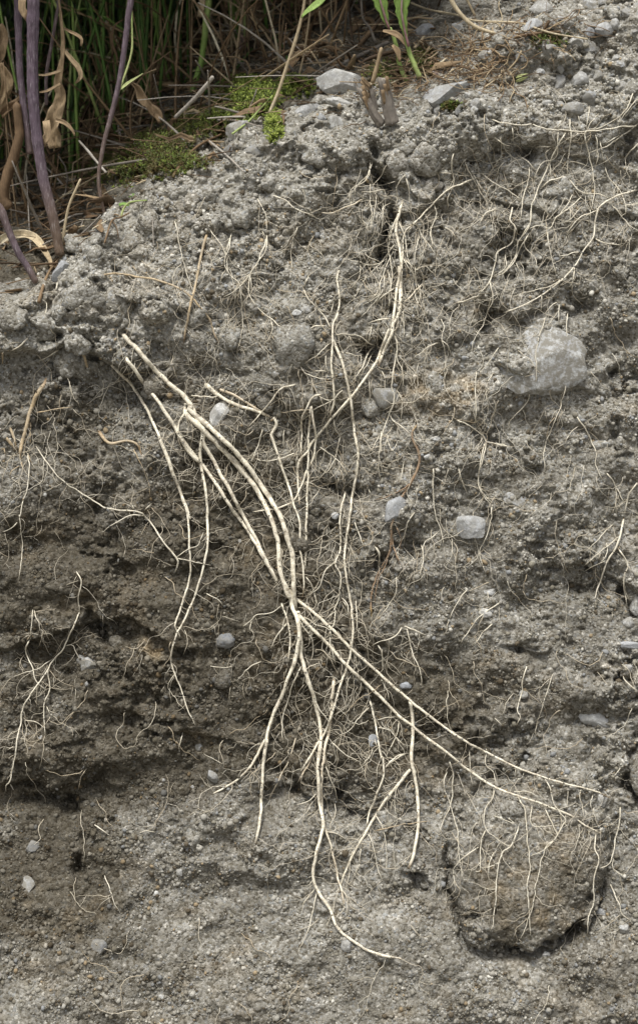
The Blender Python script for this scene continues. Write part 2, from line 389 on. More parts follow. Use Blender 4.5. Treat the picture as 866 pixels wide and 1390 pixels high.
ochre = np.clip((np.exp(-((UU - 600) / 60) ** 2 - ((VV - 535) / 28) ** 2) * .8 + .14 * np.exp(-(np.hypot((UU - 726) / 84, (VV - 1160) / 98)) ** 6) + .7 * np.exp(-((UU - 210) / 22) ** 2 - ((VV - 880) / 16) ** 2) + .14 * sstep(.05, .45, fbm(UU / 70, VV / 45, 3, 91))) * (.6 + 1.6 * fbm(UU / 14, VV / 12, 3, 93)), 0, .6)
nu, nv = UU.shape
idx = np.arange(nu * nv).reshape(nu, nv)
quads = np.stack([idx[:-1, :-1], idx[:-1, 1:], idx[1:, 1:], idx[1:, :-1]], -1).reshape(-1, 4)
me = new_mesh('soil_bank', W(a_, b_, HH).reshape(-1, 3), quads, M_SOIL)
fattr(me, 'damp_shade', damp_shade.ravel()); fattr(me, 'ochre', ochre.ravel())
bank = link('soil_bank', me, kind='structure')
bank['label'] = 'cut bank of grey crumbly soil below the ragged grass edge'

# lookups on the uniform core of the grid
i0, j0 = int(np.argmin(abs(GU + 160))), int(np.argmin(abs(GV + 300)))
CU, CV = GU[i0], GV[j0]; ni = len(np.arange(-160, 936, step)); nj = len(np.arange(-300, 1420, step))
HC = HH[i0:i0 + ni, j0:j0 + nj]; DC = damp_shade[i0:i0 + ni, j0:j0 + nj]; OCC = ochre[i0:i0 + ni, j0:j0 + nj]
def blur(A, r):
    for ax in (0, 1):
        P = np.concatenate([np.repeat(np.take(A, [0], ax), r + 1, ax), A, np.repeat(np.take(A, [-1], ax), r, ax)], ax); C = np.cumsum(P, ax)
        n = A.shape[ax]; A = (np.take(C, range(2 * r + 1, 2 * r + 1 + n), ax) - np.take(C, range(0, n), ax)) / (2 * r + 1)
    return A
HB = blur(HC, 2)
def look(A, u, v):
    x = np.clip((np.asarray(u, float) - CU) / step, 0, ni - 1.001); y = np.clip((np.asarray(v, float) - CV) / step, 0, nj - 1.001)
    i = x.astype(int); j = y.astype(int); fx = x - i; fy = y - j
    return (A[i, j] * (1 - fy) + A[i, j + 1] * fy) * (1 - fx) + (A[i + 1, j] * (1 - fy) + A[i + 1, j + 1] * fy) * fx
def uv_of(a, b): return a / S + 433, 695 - b / S
def hit(u, v, A=None):
    """where on the bank the point seen at u, v lies -> a, b, d"""
    A = HC if A is None else A
    a, b = plane(u, v); shp = np.shape(a); a = np.atleast_1d(a); b = np.atleast_1d(b)
    lo = np.full(a.shape, np.nan); ds = np.concatenate([np.linspace(.06, -.08, 71), np.linspace(-.09, -.75, 120)])
    prev = ds[0]
    done = np.zeros(a.shape, bool); res = np.full(a.shape, -.75); pf = None
    for d in ds:
        k = 1 - d / DIST; uu, vv = uv_of(a * k, b * k); f = d - look(A, uu, vv)
        new = (f <= 0) & ~done
        if pf is not None: res[new] = d + (prev - d) * (-f[new]) / (pf[new] - f[new] + 1e-9)
        done |= new; pf = f; prev = d
    k = 1 - res / DIST
    return (a * k).reshape(shp), (b * k).reshape(shp), res.reshape(shp)
def hitW(u, v): return W(*hit(np.array([float(u)]), np.array([float(v)])))[0]

# ---- grains: far too many to count
def ico(sub):
    import bmesh
    bm = bmesh.new(); bmesh.ops.create_icosphere(bm, subdivisions=sub, radius=1)
    V = np.array([x.co[:] for x in bm.verts]); F = np.array([[x.index for x in f.verts] for f in bm.faces]); bm.free(); return V, F
IV, IF = ico(1)
def rot_rand(n):
    q = rng.normal(size=(n, 4)); q /= np.linalg.norm(q, axis=1)[:, None]; w_, x, y, z = q.T
    return np.stack([1 - 2 * (y * y + z * z), 2 * (x * y - z * w_), 2 * (x * z + y * w_), 2 * (x * y + z * w_), 1 - 2 * (x * x + z * z), 2 * (y * z - x * w_),
                     2 * (x * z - y * w_), 2 * (y * z + x * w_), 1 - 2 * (x * x + y * y)], -1).reshape(n, 3, 3)
NG = 58000
gu = rng.uniform(-60, 926, NG * 2); gv = rng.uniform(-40, 1410, NG * 2)
dens = np.clip(.45 + 2.2 * fbm(gu / 32, gv / 28, 3, 101), .10, 1) * np.where(gv - edge(gu) < -30, np.interp(gu, [560, 660], [.35, 1]), 1) * (1 - .7 * (np.hypot((gu - 716) / 95, (gv - 1165) / 105) < 1))
keep = np.nonzero(rng.random(NG * 2) < dens)[0][:NG]; gu, gv = gu[keep], gv[keep]; n = len(gu)
r = 1.05 * (1 - rng.random(n) * .97) ** -.42; r = np.minimum(r, 5.2)
hd = look(HC, gu, gv); a, b = plane(gu, gv)
C3 = np.stack([a, b, hd + r * S * rng.uniform(-.15, .45, n)], -1)
sc = r[:, None] * S * rng.uniform(.65, 1.3, (n, 3))
L = IV[None] * (1 + rng.uniform(-.22, .22, (n, len(IV), 1))) * sc[:, None]
L = np.einsum('nij,nkj->nki', rot_rand(n), L) + C3[:, None]
Vw = W(L[..., 0], L[..., 1], L[..., 2]).reshape(-1, 3)
F = (IF[None] + (np.arange(n) * len(IV))[:, None, None]).reshape(-1, 3)
gm = new_mesh('soil_grains', Vw, F, M_GRAIN, smooth=False)
fattr(gm, 'damp_shade', np.repeat(np.clip(look(DC, gu, gv) - .12, 0, 1), len(IV))); fattr(gm, 'ochre', np.repeat(look(OCC, gu, gv) * .6, len(IV)))
grains = link('soil_grains', gm, bank, 'stuff')

# ---- clods that show one by one (parts of the bank)
def lump(seed, sub=3, rough=.22, cuts=0, cutdepth=.75, fine=.05):
    V, F = ico(sub); rs = np.random.default_rng(seed)
    out = []
    for p in V:
        q = Vector(p) * 1.1 + Vector((seed * 3.1, seed * 1.7, 0))
        k = 1 + rough * mnoise.noise(q) * 1.6 + rough * .6 * mnoise.noise(q * 2.7) + fine * mnoise.noise(q * 7) + fine * mnoise.noise(q * 13)
        out.append(p * k)
    V = np.array(out)
    for _ in range(cuts):
        nrm = rs.normal(size=3); nrm /= np.linalg.norm(nrm); dd = rs.uniform(cutdepth - .2, cutdepth + .12)
        s = V @ nrm; m = s > dd; V[m] -= nrm * ((s[m] - dd) * .94)[:, None]
    return V, F
def oriented(u, v, d, rx, ry, rz, rot, tilt=(0, 0)):
    """matrix for a lump lying on the face at grid u, v"""
    a, b, dd = pt(u, v, d)
    B = Matrix([[AX[i], UP[i], NO[i]] for i in range(3)]).to_4x4()
    loc = W(a, b, dd)
    return Matrix.Translation(Vector(loc)) @ B @ Matrix.Rotation(rot, 4, 'Z') @ Matrix.Rotation(tilt[0], 4, 'X') @ Matrix.Rotation(tilt[1], 4, 'Y') @ Matrix.Diagonal((rx * S, ry * S, rz * S, 1))
clod_me = []
for k in range(9):
    V, F = lump(100 + k, 3, .3, 0, fine=.14); clod_me.append(new_mesh('soil_clod', V, F, M_CLOD))
def clod(u, v, rx, ry, rot=0, dep=.7, out=.0):
    o = link('soil_clod', clod_me[random.randrange(9)], bank)
    a, b, d = hit(np.array([float(u)]), np.array([float(v)]), HB)
    o.matrix_world = oriented(u, v, float(d[0]) + out * rx * S, rx, ry, min(rx, ry) * dep, rot, (random.uniform(-.3, .3), random.uniform(-.3, .3)))
    o['damp_shade'] = float(np.clip(look(DC, u, v) + random.uniform(-.22, .08), 0, 1)); o['ochre'] = float(look(OCC, u, v))
for q in [(93, 490, 19, 21), (399, 466, 27, 32), (475, 300, 15, 14), (478, 296, 12, 10), (574, 216, 21, 23), (541, 222, 17, 19), (585, 253, 14, 12), (505, 312, 9, 8), (270, 462, 11, 14), (210, 525, 14, 16), (660, 196, 9, 9), (688, 228, 10, 9),
          (112, 405, 26, 22), (60, 440, 24, 18), (160, 410, 22, 20), (20, 432, 20, 16), (205, 300, 16, 12), (130, 345, 14, 12), (180, 330, 18, 14), (240, 262, 14, 11), (265, 430, 16, 15), (345, 415, 15, 12), (694, 1101, 15, 13),
          (80, 480, 12, 14), (660, 640, 16, 12), (85, 795, 22, 12), (360, 545, 14, 12), (765, 250, 15, 12), (760, 262, 25, 14), (590, 520, 12, 14), (583, 515, 9, 13), (430, 215, 20, 15), (370, 250, 18, 13), (800, 165, 14, 10), (610, 165, 12, 9), (690, 130, 12, 9)]:
    clod(q[0], q[1], q[2], q[3], random.uniform(-.6, .6))
cnt = 0
while cnt < 240:
    u, v = random.uniform(-30, 896), random.uniform(0, 1390); t = v - edge(u)
    pr = .95 if 0 < t < 190 else (.1 if v > 1100 else .3)
    if t < -60 and u < 600: continue
    if random.random() > pr: continue
    rr = 4.2 * random.random() ** -.38; rr = min(rr, 15); clod(u, v, rr, rr * random.uniform(.7, 1.1), random.uniform(0, 3), .75, random.uniform(-.25, .15)); cnt += 1

# ---- ground in front of the foot, and the meadow ground behind the edge out to the horizon
def sheet(name, y0, y1, z0, z1, mat, amp, sd):
    ys = y0 + (y1 - y0) * np.linspace(0, 1, 60) ** 2.6; xs = np.sign(np.linspace(-1, 1, 81)) * np.abs(np.linspace(-1, 1, 81)) ** 3 * 400
    X, Y = np.meshgrid(xs, ys, indexing='ij'); t = np.linspace(0, 1, 60)[None] + 0 * X
    Z = z0 + (z1 - z0) * np.minimum(1, np.abs(Y - y0) / 60) + fbm(X * 2, Y * 2, 4, sd) * amp
    i = np.arange(81 * 60).reshape(81, 60); q = np.stack([i[:-1, :-1], i[1:, :-1], i[1:, 1:], i[:-1, 1:]], -1).reshape(-1, 4)
    if y1 < y0: q = q[:, ::-1]
    m = new_mesh(name, np.stack([X, Y, Z], -1).reshape(-1, 3), q, mat); fattr(m, 'damp_shade', np.full(X.size, .6)); fattr(m, 'ochre', np.zeros(X.size))
    return link(name, m, kind='structure')
foot = W(*[np.array([x]) for x in (0.0, (695 - 1560) * S, .05)])[0]
sheet('ground', foot[1] + .12, -500, foot[2] + .0, foot[2], M_SOIL, .01, 5)
back = W(*plane(433, -4990), np.array(relief(np.array([433.]), np.array([-4990.]))[0] * .001))
sheet('meadow', back[1] - .3, 500, back[2] - .12, back[2] + 2, M_SOIL, .03, 6)
# ------------------------------------------------------------------ roots laid bare on the cut face
HM = .5 * HB + .5 * HC
for ax in (0, 1): HM = np.maximum(HM, .7 * np.maximum(np.roll(HM, 1, ax), np.roll(HM, -1, ax)) + .3 * HM)
def root_mat(name, base, dark, grey, dirt=.85):
    m, t, b = mat_new(name, .55, .35); g = NT(t)
    P = g.n('ShaderNodeNewGeometry').outputs['Position']
    n1 = g.noise(P, 90, 4, .6); n2 = g.noise(P, 700, 3, .6)
    c = g.mix(g.ramp(n1, [(.42, (0, 0, 0)), (.72, (1, 1, 1))]), base, grey)
    c = g.mix(1.0, c, g.ramp(n2, [(.3, (.78, .74, .66)), (.6, (1.06, 1.06, 1.06))]), 'MULTIPLY')
    n3 = g.noise(P, 240, 4, .7)
    c = g.mix(g.ramp(n3, [(.49, (0, 0, 0)), (.66, (dirt,) * 3)]), c, (.25, .205, .145))
    br = g.n('ShaderNodeAttribute', attribute_type='GEOMETRY', attribute_name='brown').outputs['Fac']
    c = g.mix(br, c, dark)
    g.l(c, b.inputs['Base Color']); g.bump(b, n2, .35, .0006)
    return m
M_ROOT = root_mat('root_cream', (.82, .765, .62), (.34, .19, .07), (.64, .58, .47))
M_FINE = root_mat('root_fine', (.78, .73, .60), (.36, .26, .14), (.60, .55, .44), .5)
M_HAIR = root_mat('root_hair', (.76, .71, .59), (.45, .34, .20), (.62, .57, .46), .2)
M_TAN = root_mat('root_tan', (.52, .41, .26), (.25, .14, .06), (.42, .36, .27))
M_BROWN = root_mat('root_brown', (.30, .20, .12), (.62, .45, .16), (.24, .18, .13))

def rmax(x, k):
    y = x.copy()
    for s_ in range(1, k + 1):
        y[s_:] = np.maximum(y[s_:], x[:-s_]); y[:-s_] = np.maximum(y[:-s_], x[s_:])
    return y
def gsm(x, k):
    if len(x) < 3 or k < 1: return x
    k = min(k, max(1, (len(x) - 1) // 2)); ker = np.hanning(2 * k + 3)[1:-1]; ker /= ker.sum()
    return np.convolve(np.pad(x, k, 'edge'), ker, 'valid')
def lay(uv, r0, r1, lift=0.0, step_=2.6, wob=.6, stiff=10, fast=False, dive=(1, 1), taper=1.0):
    """trace -> world points on the face, radii (m), final grid trace"""
    big = r0 > 1.6; lift = lift * .55; r0, r1 = (r0 * .80, r1 * .72) if big else (r0 * .84, r1 * .70)
    c = catmull(uv, step_); m = len(c); s = np.arange(m) * step_
    T = np.gradient(c, axis=0); T /= np.linalg.norm(T, axis=1)[:, None] + 1e-9
    sd = rng.uniform(0, 300)
    off = (vnoise(s / 11 + sd, s * 0 + sd) * 2.2 + vnoise(s / 34 + sd, s * 0 + sd + 9) * 2.0 + vnoise(s / 5 + sd, s * 0 + sd + 19) * .9) * wob
    env = np.minimum(1, np.minimum(s, s[::-1]) / 12); c = c + np.stack([-T[:, 1], T[:, 0]], 1) * (off * env)[:, None]
    A = HM
    if fast:
        a0, b0 = plane(c[:, 0], c[:, 1]); d = look(A, c[:, 0], c[:, 1])
        for _ in range(5):
            k = 1 - d / DIST; uu, vv = uv_of(a0 * k, b0 * k); d = .5 * d + .5 * look(A, uu, vv)
    else: d = hit(c[:, 0], c[:, 1], A)[2]
    t = np.linspace(0, 1, m); r = (r0 + (r1 - r0) * t ** taper) * (1 + .16 * vnoise(s / 14 + sd, s * 0 + 3) + .10 * vnoise(s / 5 + sd, s * 0 + 33) + (.14 * np.maximum(0, vnoise(s / 9 + sd, s * 0 + 63)) * 1.6 if r0 > 1.5 else 0))
    k = max(1, int(stiff / step_))
    d = gsm(rmax(gsm(d, 1), k), k) if big else gsm(rmax(d, max(2, k)), max(2, k)) + r * S * .55 + ((2.0 if fast else 2.4) if not big else .1) * S
    if dive[1]: r = r * np.clip(.25 + .75 * (s[::-1] / (6 * r1 + 3)), 0, 1) ** .8
    if stiff > 6: d = d + (gsm(vnoise(s / 60 + sd, s * 0 + 50), 2) * .5 + .2) * .003 * env
    d = d + lift * .001 * np.sin(np.pi * t) ** .7
    ds = look(HB, c[:, 0], c[:, 1]); Ld = 7 + (2.6 * r0 if big else 0)
    if dive[0]: k0 = sstep(0, Ld, s); d = d * k0 + (ds - (2.4 * r0 + 1) * S) * (1 - k0)
    if dive[1]: k1 = sstep(0, Ld, s[::-1]); d = d * k1 + (ds - (.4 * r1 + .4) * S) * (1 - k1)
    if big and stiff > 6: d = d - gsm(np.maximum(0, vnoise(s / 45 + sd, s * 0 + 71)), 3) * r0 * 1.7 * S * env
    a, b, d = pt(c[:, 0], c[:, 1], d)
    return W(a, b, d), r * S, c
def root_mesh(acc, P, R, n, brown=0.0, tips=(0, 0)):
    V, f3, f4 = tube(P, R, n); m = len(P); t = np.linspace(0, 1, m)
    at = np.clip(brown + .0 * t + tips[0] * np.clip(1 - t * m / 7, 0, 1) + tips[1] * np.clip(1 - (1 - t) * m / 7, 0, 1), 0, 1)
    acc.add(V, f3, f4, np.concatenate([np.repeat(at, n), [at[0], at[-1]]]))
def side_root(c, i, L, seedang=None):
    """a wandering side rootlet that leaves trace c at index i"""
    T = c[min(i + 1, len(c) - 1)] - c[max(i - 1, 0)]; th = math.atan2(T[1], T[0]) + random.choice((-1, 1)) * random.uniform(.5, 1.5) if seedang is None else seedang
    p = c[i].copy(); out = [p.copy()]; n = max(3, int(L / 5)); cur = random.uniform(-.06, .06)
    for _ in range(n):
        th += random.gauss(0, .30) + cur + .05 * math.cos(th)
        p = p + 5 * np.array([math.cos(th), math.sin(th)]); out.append(p.copy())
    return np.array(out)
def make_root(name, label, specs, mat=None, hairs=1.0, group=None, cat='root', part='branch_root', hair_len=(12, 60), hair_r=(.30, .46), hmat=None):
    """specs: list of (trace text, r0, r1, options). One thing: an Empty with every root of it as a part."""
    mat = mat or M_ROOT; first = trace(specs[0][0])[0]
    root = empty(name, hitW(*first), label, cat, group)
    singles = []; bundle = Acc(); crumbs = Acc()
    for k, sp in enumerate(specs):
        txt, r0, r1 = sp[:3]; op = sp[3] if len(sp) > 3 else {}
        fine = r0 < 1.5
        P, R, c = lay(trace(txt), r0, r1, op.get('lift', 0), wob=op.get('wob', 1.0 if fine else .55), stiff=op.get('stiff', 9 if fine else 14), dive=op.get('dive', (1, 1)), taper=op.get('taper', 1))
        nb = int(len(P) * (.55 if not fine else .16) * rng.uniform(.4, 1.2))
        for i in rng.integers(1, len(P), nb):
            o_ = rng.normal(size=3); o_ /= np.linalg.norm(o_); o_ = o_ if o_ @ NO > -.5 else -o_; rr = rng.uniform(.45, 1.25) * S
            crumbs.add(P[i] + o_ * (R[i] + rr * .3) + IV * rng.uniform(.7, 1.3, (12, 1)) * rr * rng.uniform(.7, 1.3, 3), IF, None, np.full(12, .45))
        A = Acc(); root_mesh(A, P, R, 6 if fine else 10, op.get('brown', 0), op.get('tips', (0, 0)))
        nm = 'main_root' if (k == 0 and len(specs) > 1) else (part if len(specs) > 1 else 'root_axis')
        if fine and k: nm = 'rootlet'
        adopt(link(nm, A.mesh(nm, op.get('mat', M_FINE if fine and mat is M_ROOT else mat), attr='brown')), root)
        L = len(c) * 2.6; nh = np.random.default_rng(k).poisson(L * .06 * hairs * op.get('hairs', 1))
        for _ in range(nh):
            i = random.randrange(2, len(c) - 1) if len(c) > 4 else 1
            Lh = min(90, random.uniform(*hair_len) * (1 if random.random() < .8 else 2.0))
            hc = side_root(c, i, Lh); rr = random.uniform(*hair_r)
            singles.append((Lh, hc, rr))
            if Lh > 30:
                for _ in range(random.randrange(1, 4)): singles.append((Lh * .3, side_root(hc, random.randrange(1, len(hc)), Lh * random.uniform(.25, .5)), rr * .8))
    if crumbs.n: adopt(link('clinging_soil', crumbs.mesh('clinging_soil', M_GRAIN, False, attr='damp_shade'), kind='stuff'), root)
    singles.sort(key=lambda q: -q[0])
    for k, (Lh, hc, rr) in enumerate(singles):
        P, R, c = lay(hc, rr, rr * .5, 0, 2.8, .65, 8, fast=True)
        if Lh > 34 and k < 120:
            A = Acc(); root_mesh(A, P, R, 5, random.uniform(0, .5)); adopt(link('rootlet', A.mesh('rootlet', hmat or M_HAIR, attr='brown')), root)
        else: root_mesh(bundle, P, R, 4, random.uniform(-.1, .35))
    if bundle.n: adopt(link('root_hair', bundle.mesh('root_hair', hmat or M_HAIR, attr='brown'), kind='stuff'), root)
    return root

make_root('root_system', 'thick cream root cluster fanning downward across the middle of the soil face', [
    ("E:465,140 540,215 600,285 660,345 725,400 752,440 I:165,15 250,90 330,165 400,245 e:60,335 130,440 185,550 220,650 245,750 250,850 252,950 265,1060 f:90,90 105,150", 3.6, 4.8, {'lift': 4, 'hairs': .5}),
    ("E:735,425 I:150,30 240,115 320,200 e:0,310 50,390 100,480 140,580 165,700 177,850 225,1000 f:50,0 75,110 100,180 110,260 105,340 85,430 40,540 0,650 K:520,430 482,520 465,590 M:180,15 165,130 155,300 135,430", 4.6, 2.4, {'lift': 5, 'hairs': .8}),
    ("f:106,130 118,250 125,380 150,480 185,590 215,700 235,800 240,900 228,1000 M:380,90 384,235 400,340 382,420 368,480 360,545 375,600 427,675 455,750 505,795 575,838 640,858 705,868", 3.4, 2.4, {'dive': (0, 1), 'lift': 4}),
    ("f:95,55 200,140 300,230 400,330 500,420 600,510 680,580 760,650 866,735 O:160,0 280,65 380,115 500,160 600,190 690,210 760,242", 2.7, 1.4, {'dive': (0, 1), 'lift': 6, 'hairs': .9, 'tips': (0, .8)}),
    ("f:108,150 200,240 300,340 400,455 500,545 600,645 700,745 790,815 866,880 O:30,0 100,50 200,130 310,200 420,240 520,275 600,310 670,355 740,390", 2.8, 1.5, {'dive': (0, 1), 'lift': 6, 'tips': (0, .7)}),
    ("E:485,235 560,340 630,430 690,525 730,600 775,650 I:120,110 190,200 250,280 320,390 400,500 500,680", 3.0, 3.2, {'dive': (1, 0), 'lift': 3}),
    ("E:755,440 800,540 I:225,150 290,270 350,380 430,530 508,690", 3.2, 2.9, {'dive': (0, 0), 'lift': 3}),
    ("E:440,275 510,345 560,420 600,500 640,590 680,700 720,800 742,870 I:50,130 90,240 140,370 160,450 165,560 170,650 150,740 112,850 H:690,440 710,480", 2.5, 1.5, {'lift': 4, 'hairs': .7}),
    ("E:745,440 780,500 I:215,120 208,200 228,330 238,470 235,570 195,720 142,850 H:690,470 670,560 690,630 715,690 740,770 770,825", 2.8, .9, {'dive': (0, 1), 'lift': 3, 'hairs': .8}),
    ("E:740,445 705,500 700,560 715,610", 2.2, 1.4, {'dive': (0, 1)}),
    ("K:462,590 425,655 385,715 340,755 255,803", 2.4, 1.6, {'dive': (0, 1), 'hairs': 1.6}),
    ("K:350,0 330,40 300,90 O:0,0", 1, 1) if False else ("e:180,880 215,930 235,980 f:100,90", 1.4, 1.2),
    ("f:755,625 775,720 782,830 770,950 775,1040 M:752,130 765,200 772,300 765,400 745,490 725,538", 3.0, 2.7, {'lift': 3, 'tips': (0, 1), 'hairs': .8}),
    ("M:740,130 690,190 630,270 570,370 530,440 490,520 465,590", 2.6, 2.0, {'dive': (0, 1), 'hairs': 2.0}),
    ("f:320,500 310,600 300,740 285,850 265,940 258,1020 M:397,110 393,200 403,330 430,430 455,540 475,620 485,675", 2.6, 1.6, {'hairs': 1.2, 'brown': .15}),
    ("f:125,450 70,570 40,660 15,780 20,900", 1.1, .7), ("f:0,60 40,160 60,280 50,400 30,520", 1.8, 1.3),
    ("f:700,770 690,840 640,940 620,1000", .9, .6), ("f:190,590 230,690 280,770 310,840", 1.0, .7), ("f:115,160 160,170 220,210 290,235 310,300", .9, .6),
    ("f:110,170 140,230 180,290 190,380 170,440", .8, .6), ("f:590,520 630,600 640,660", .8, .6),
    ("O:125,90 140,160 135,260 115,310 85,378", 1.1, .7), ("O:120,130 105,190 130,270 155,350 160,450 182,550", .9, .5),
    ("O:300,200 297,240 265,290 268,355 330,410 370,420 400,340", .9, .6), ("O:395,235 422,290 430,400 440,500 430,600 440,700 445,790", 1.2, .7), ("O:380,215 440,220 470,235", .8, .6),
    ("O:700,375 697,440 710,490 690,560 690,640 672,700 667,775", 1.2, .9), ("O:500,280 530,350 545,390 500,440 470,560 445,680 400,800", .9, .5), ("O:590,190 590,290", .8, .6),
    ("O:640,200 640,250 655,330", .8, .5), ("O:500,165 520,200 535,260 580,330 560,350", 1.0, .6), ("O:300,310 380,340 345,310", .7, .5), ("O:450,265 448,340 480,355 560,345", .9, .6),
    ("O:580,330 540,400 500,440 440,470", .9, .5), ("O:270,40 270,110 O:300,140 310,200", .8, .6), ("O:205,50 205,140 220,200", .7, .5), ("O:150,130 170,170 190,245", .7, .5),
    ("O:690,215 680,270 700,310", .7, .5), ("O:385,120 385,160", .7, .5), ("O:270,360 250,430 250,520 228,528", 1.0, .6), ("O:245,430 175,475 145,530 150,600", .9, .5),
    ("O:400,350 370,430 330,460 310,560 300,700 285,770", 1.1, .6), ("O:330,490 290,510 255,512", .8, .6), ("O:300,455 280,500 282,570", .8, .5),
    ("M:385,5 340,110 300,180", 2.2, 1.4, {'brown': .3}), ("M:295,0 270,85 230,160 185,250", 1.2, .8, {'brown': .35}), ("M:430,20 490,70 555,105", 1.0, .7), ("M:405,100 440,190 460,260", .9, .6), ("M:380,215 345,250 295,268", 1.0, .7),
    ("M:405,370 450,380 495,405", .9, .6), ("M:365,555 345,580 325,585", .8, .5), ("M:372,590 330,650 318,685", .9, .6), ("M:375,610 345,740 300,850", .8, .5), ("M:475,600 498,640 490,700", .8, .5),
    ("M:720,155 680,220 690,330", .8, .5), ("M:600,300 640,370 650,540", .9, .5), ("M:575,375 600,450 615,530 635,570", .9, .5), ("M:550,430 540,500 520,550", .8, .5), ("M:600,370 700,345 820,330", 1.0, .7, {'mat': M_TAN}),
], hairs=.75)

make_root('hanging_root', 'long cream root hanging from the dark crack at upper centre amid many rootlets', [
    ("a:420,300 395,390 380,450 378,510 400,600 408,700 385,820 370,950 355,1075 d:815,425 775,520 740,610 680,700 590,820 500,920 370,1075 e:340,140 285,205 280,330 290,485", 2.6, 1.9, {'lift': 3, 'tips': (0, .9), 'hairs': .8}),
    ("a:395,700 405,900 385,1000 d:838,390 830,440 795,520 742,662", 2.4, 2.8, {'dive': (0, 1), 'tips': (0, 1), 'lift': 4}),
    ("a:835,185 770,215 700,240 600,325 520,410 430,505 420,620 415,760 405,980", 1.5, .9, {'hairs': .8}),
    ("a:385,400 340,520 335,640 350,740 340,860 335,960", 1.1, .7), ("a:378,560 330,620 300,670 215,750", 1.0, .6), ("a:370,600 320,690 285,800 270,870 180,930", 1.0, .6),
    ("a:335,650 250,690 170,680 80,655", .9, .5), ("a:300,680 210,640 195,600", .8, .5), ("a:170,690 160,760 110,835", .8, .5), ("a:210,745 180,820 120,900", .7, .5), ("a:390,420 430,540 450,660 485,760 500,900 515,1030", 1.0, .6),
    ("a:410,640 460,720 520,830 590,940", .9, .5), ("a:420,650 490,720 550,690 620,765", .9, .6), ("a:430,510 490,450 530,520 560,560 600,620", .9, .6), ("a:520,510 495,590 490,680 480,720", .9, .6), ("a:550,790 480,860 410,925", 1.8, 1.2, {'brown': .15}),
    ("a:355,1005 290,1010 210,1035", 1.5, .9), ("a:440,150 380,230 385,290 370,370", .9, .6), ("a:435,170 460,260 465,390", .9, .6), ("a:465,50 440,130", .8, .5), ("a:720,20 705,110 720,200 685,290 680,380", 1.0, .7), ("a:780,70 810,140 850,210", 1.1, .7),
    ("a:600,330 615,400 580,500 600,600", 1.0, .6), ("a:670,380 640,410 660,480", .9, .6), ("a:660,470 700,490 740,545", .9, .6, {'tips': (0, .6)}), ("a:230,70 215,150 150,230 135,300", .9, .6), ("a:245,75 200,180 120,240 100,330", .9, .6),
    ("a:330,245 240,255 160,265", 1.0, .6), ("a:225,200 225,320 240,420 215,510", .9, .6), ("a:265,260 250,400 230,520", .8, .5), ("a:360,320 300,360 300,420 285,510", .8, .5), ("a:350,430 310,440 290,490", .8, .5), ("a:190,300 100,345 0,382 D:0,275", 1.3, 1.4, {'brown': .3}),
    ("a:405,980 425,1075", .8, .6), ("a:330,720 350,830 330,960", .9, .6), ("a:310,740 290,850 220,940 165,1010", .9, .5), ("a:490,690 500,780 525,850 485,980", .9, .5), ("a:380,820 300,880 250,920", 1.0, .7),
    ("d:740,515 690,500 620,455 500,455", 1.1, .6), ("d:735,515 690,560 655,650 590,735", 1.4, .8), ("d:725,540 690,620 640,690", .9, .6), ("d:715,390 700,470 680,500", .8, .5),
    ("g:235,230 255,290 240,420 225,530 240,600 215,690 190,760 165,830 160,900 150,960 175,1060", 1.3, .7), ("g:255,300 260,380 290,460 295,560", 1.0, .6), ("g:230,540 275,590 290,650 275,750", 1.0, .6), ("g:200,690 250,750 300,790 345,830", 1.1, .8),
    ("g:290,80 300,180 290,265", .9, .6), ("g:160,440 185,530 195,650", .9, .6), ("g:90,490 95,600 60,680 0,690", .9, .6), ("g:150,820 130,880 95,930", .8, .5), ("g:165,830 200,830 180,900", .8, .5),
    ("e:320,855 d:350,920 375,1000 385,1050 e:385,80 370,180 330,260 300,340 250,430 170,475 90,490 15,497", 1.8, 1.7, {'lift': 4, 'hairs': .5}), ("e:300,325 350,325 400,350 470,370", 1.0, .7), ("e:265,150 190,180 100,200 20,180", 1.1, .6), ("e:400,110 480,170 580,290", .9, .6),
    ("e:530,40 510,140 480,230 420,280", 1.1, .7), ("e:75,0 40,120 0,220", 1.1, .7), ("e:200,0 190,90 200,130", .9, .6), ("d:430,800 360,820 330,880 300,960 300,1075 e:290,180", 1.6, 1.3, {'hairs': .6}),
], hairs=.55)

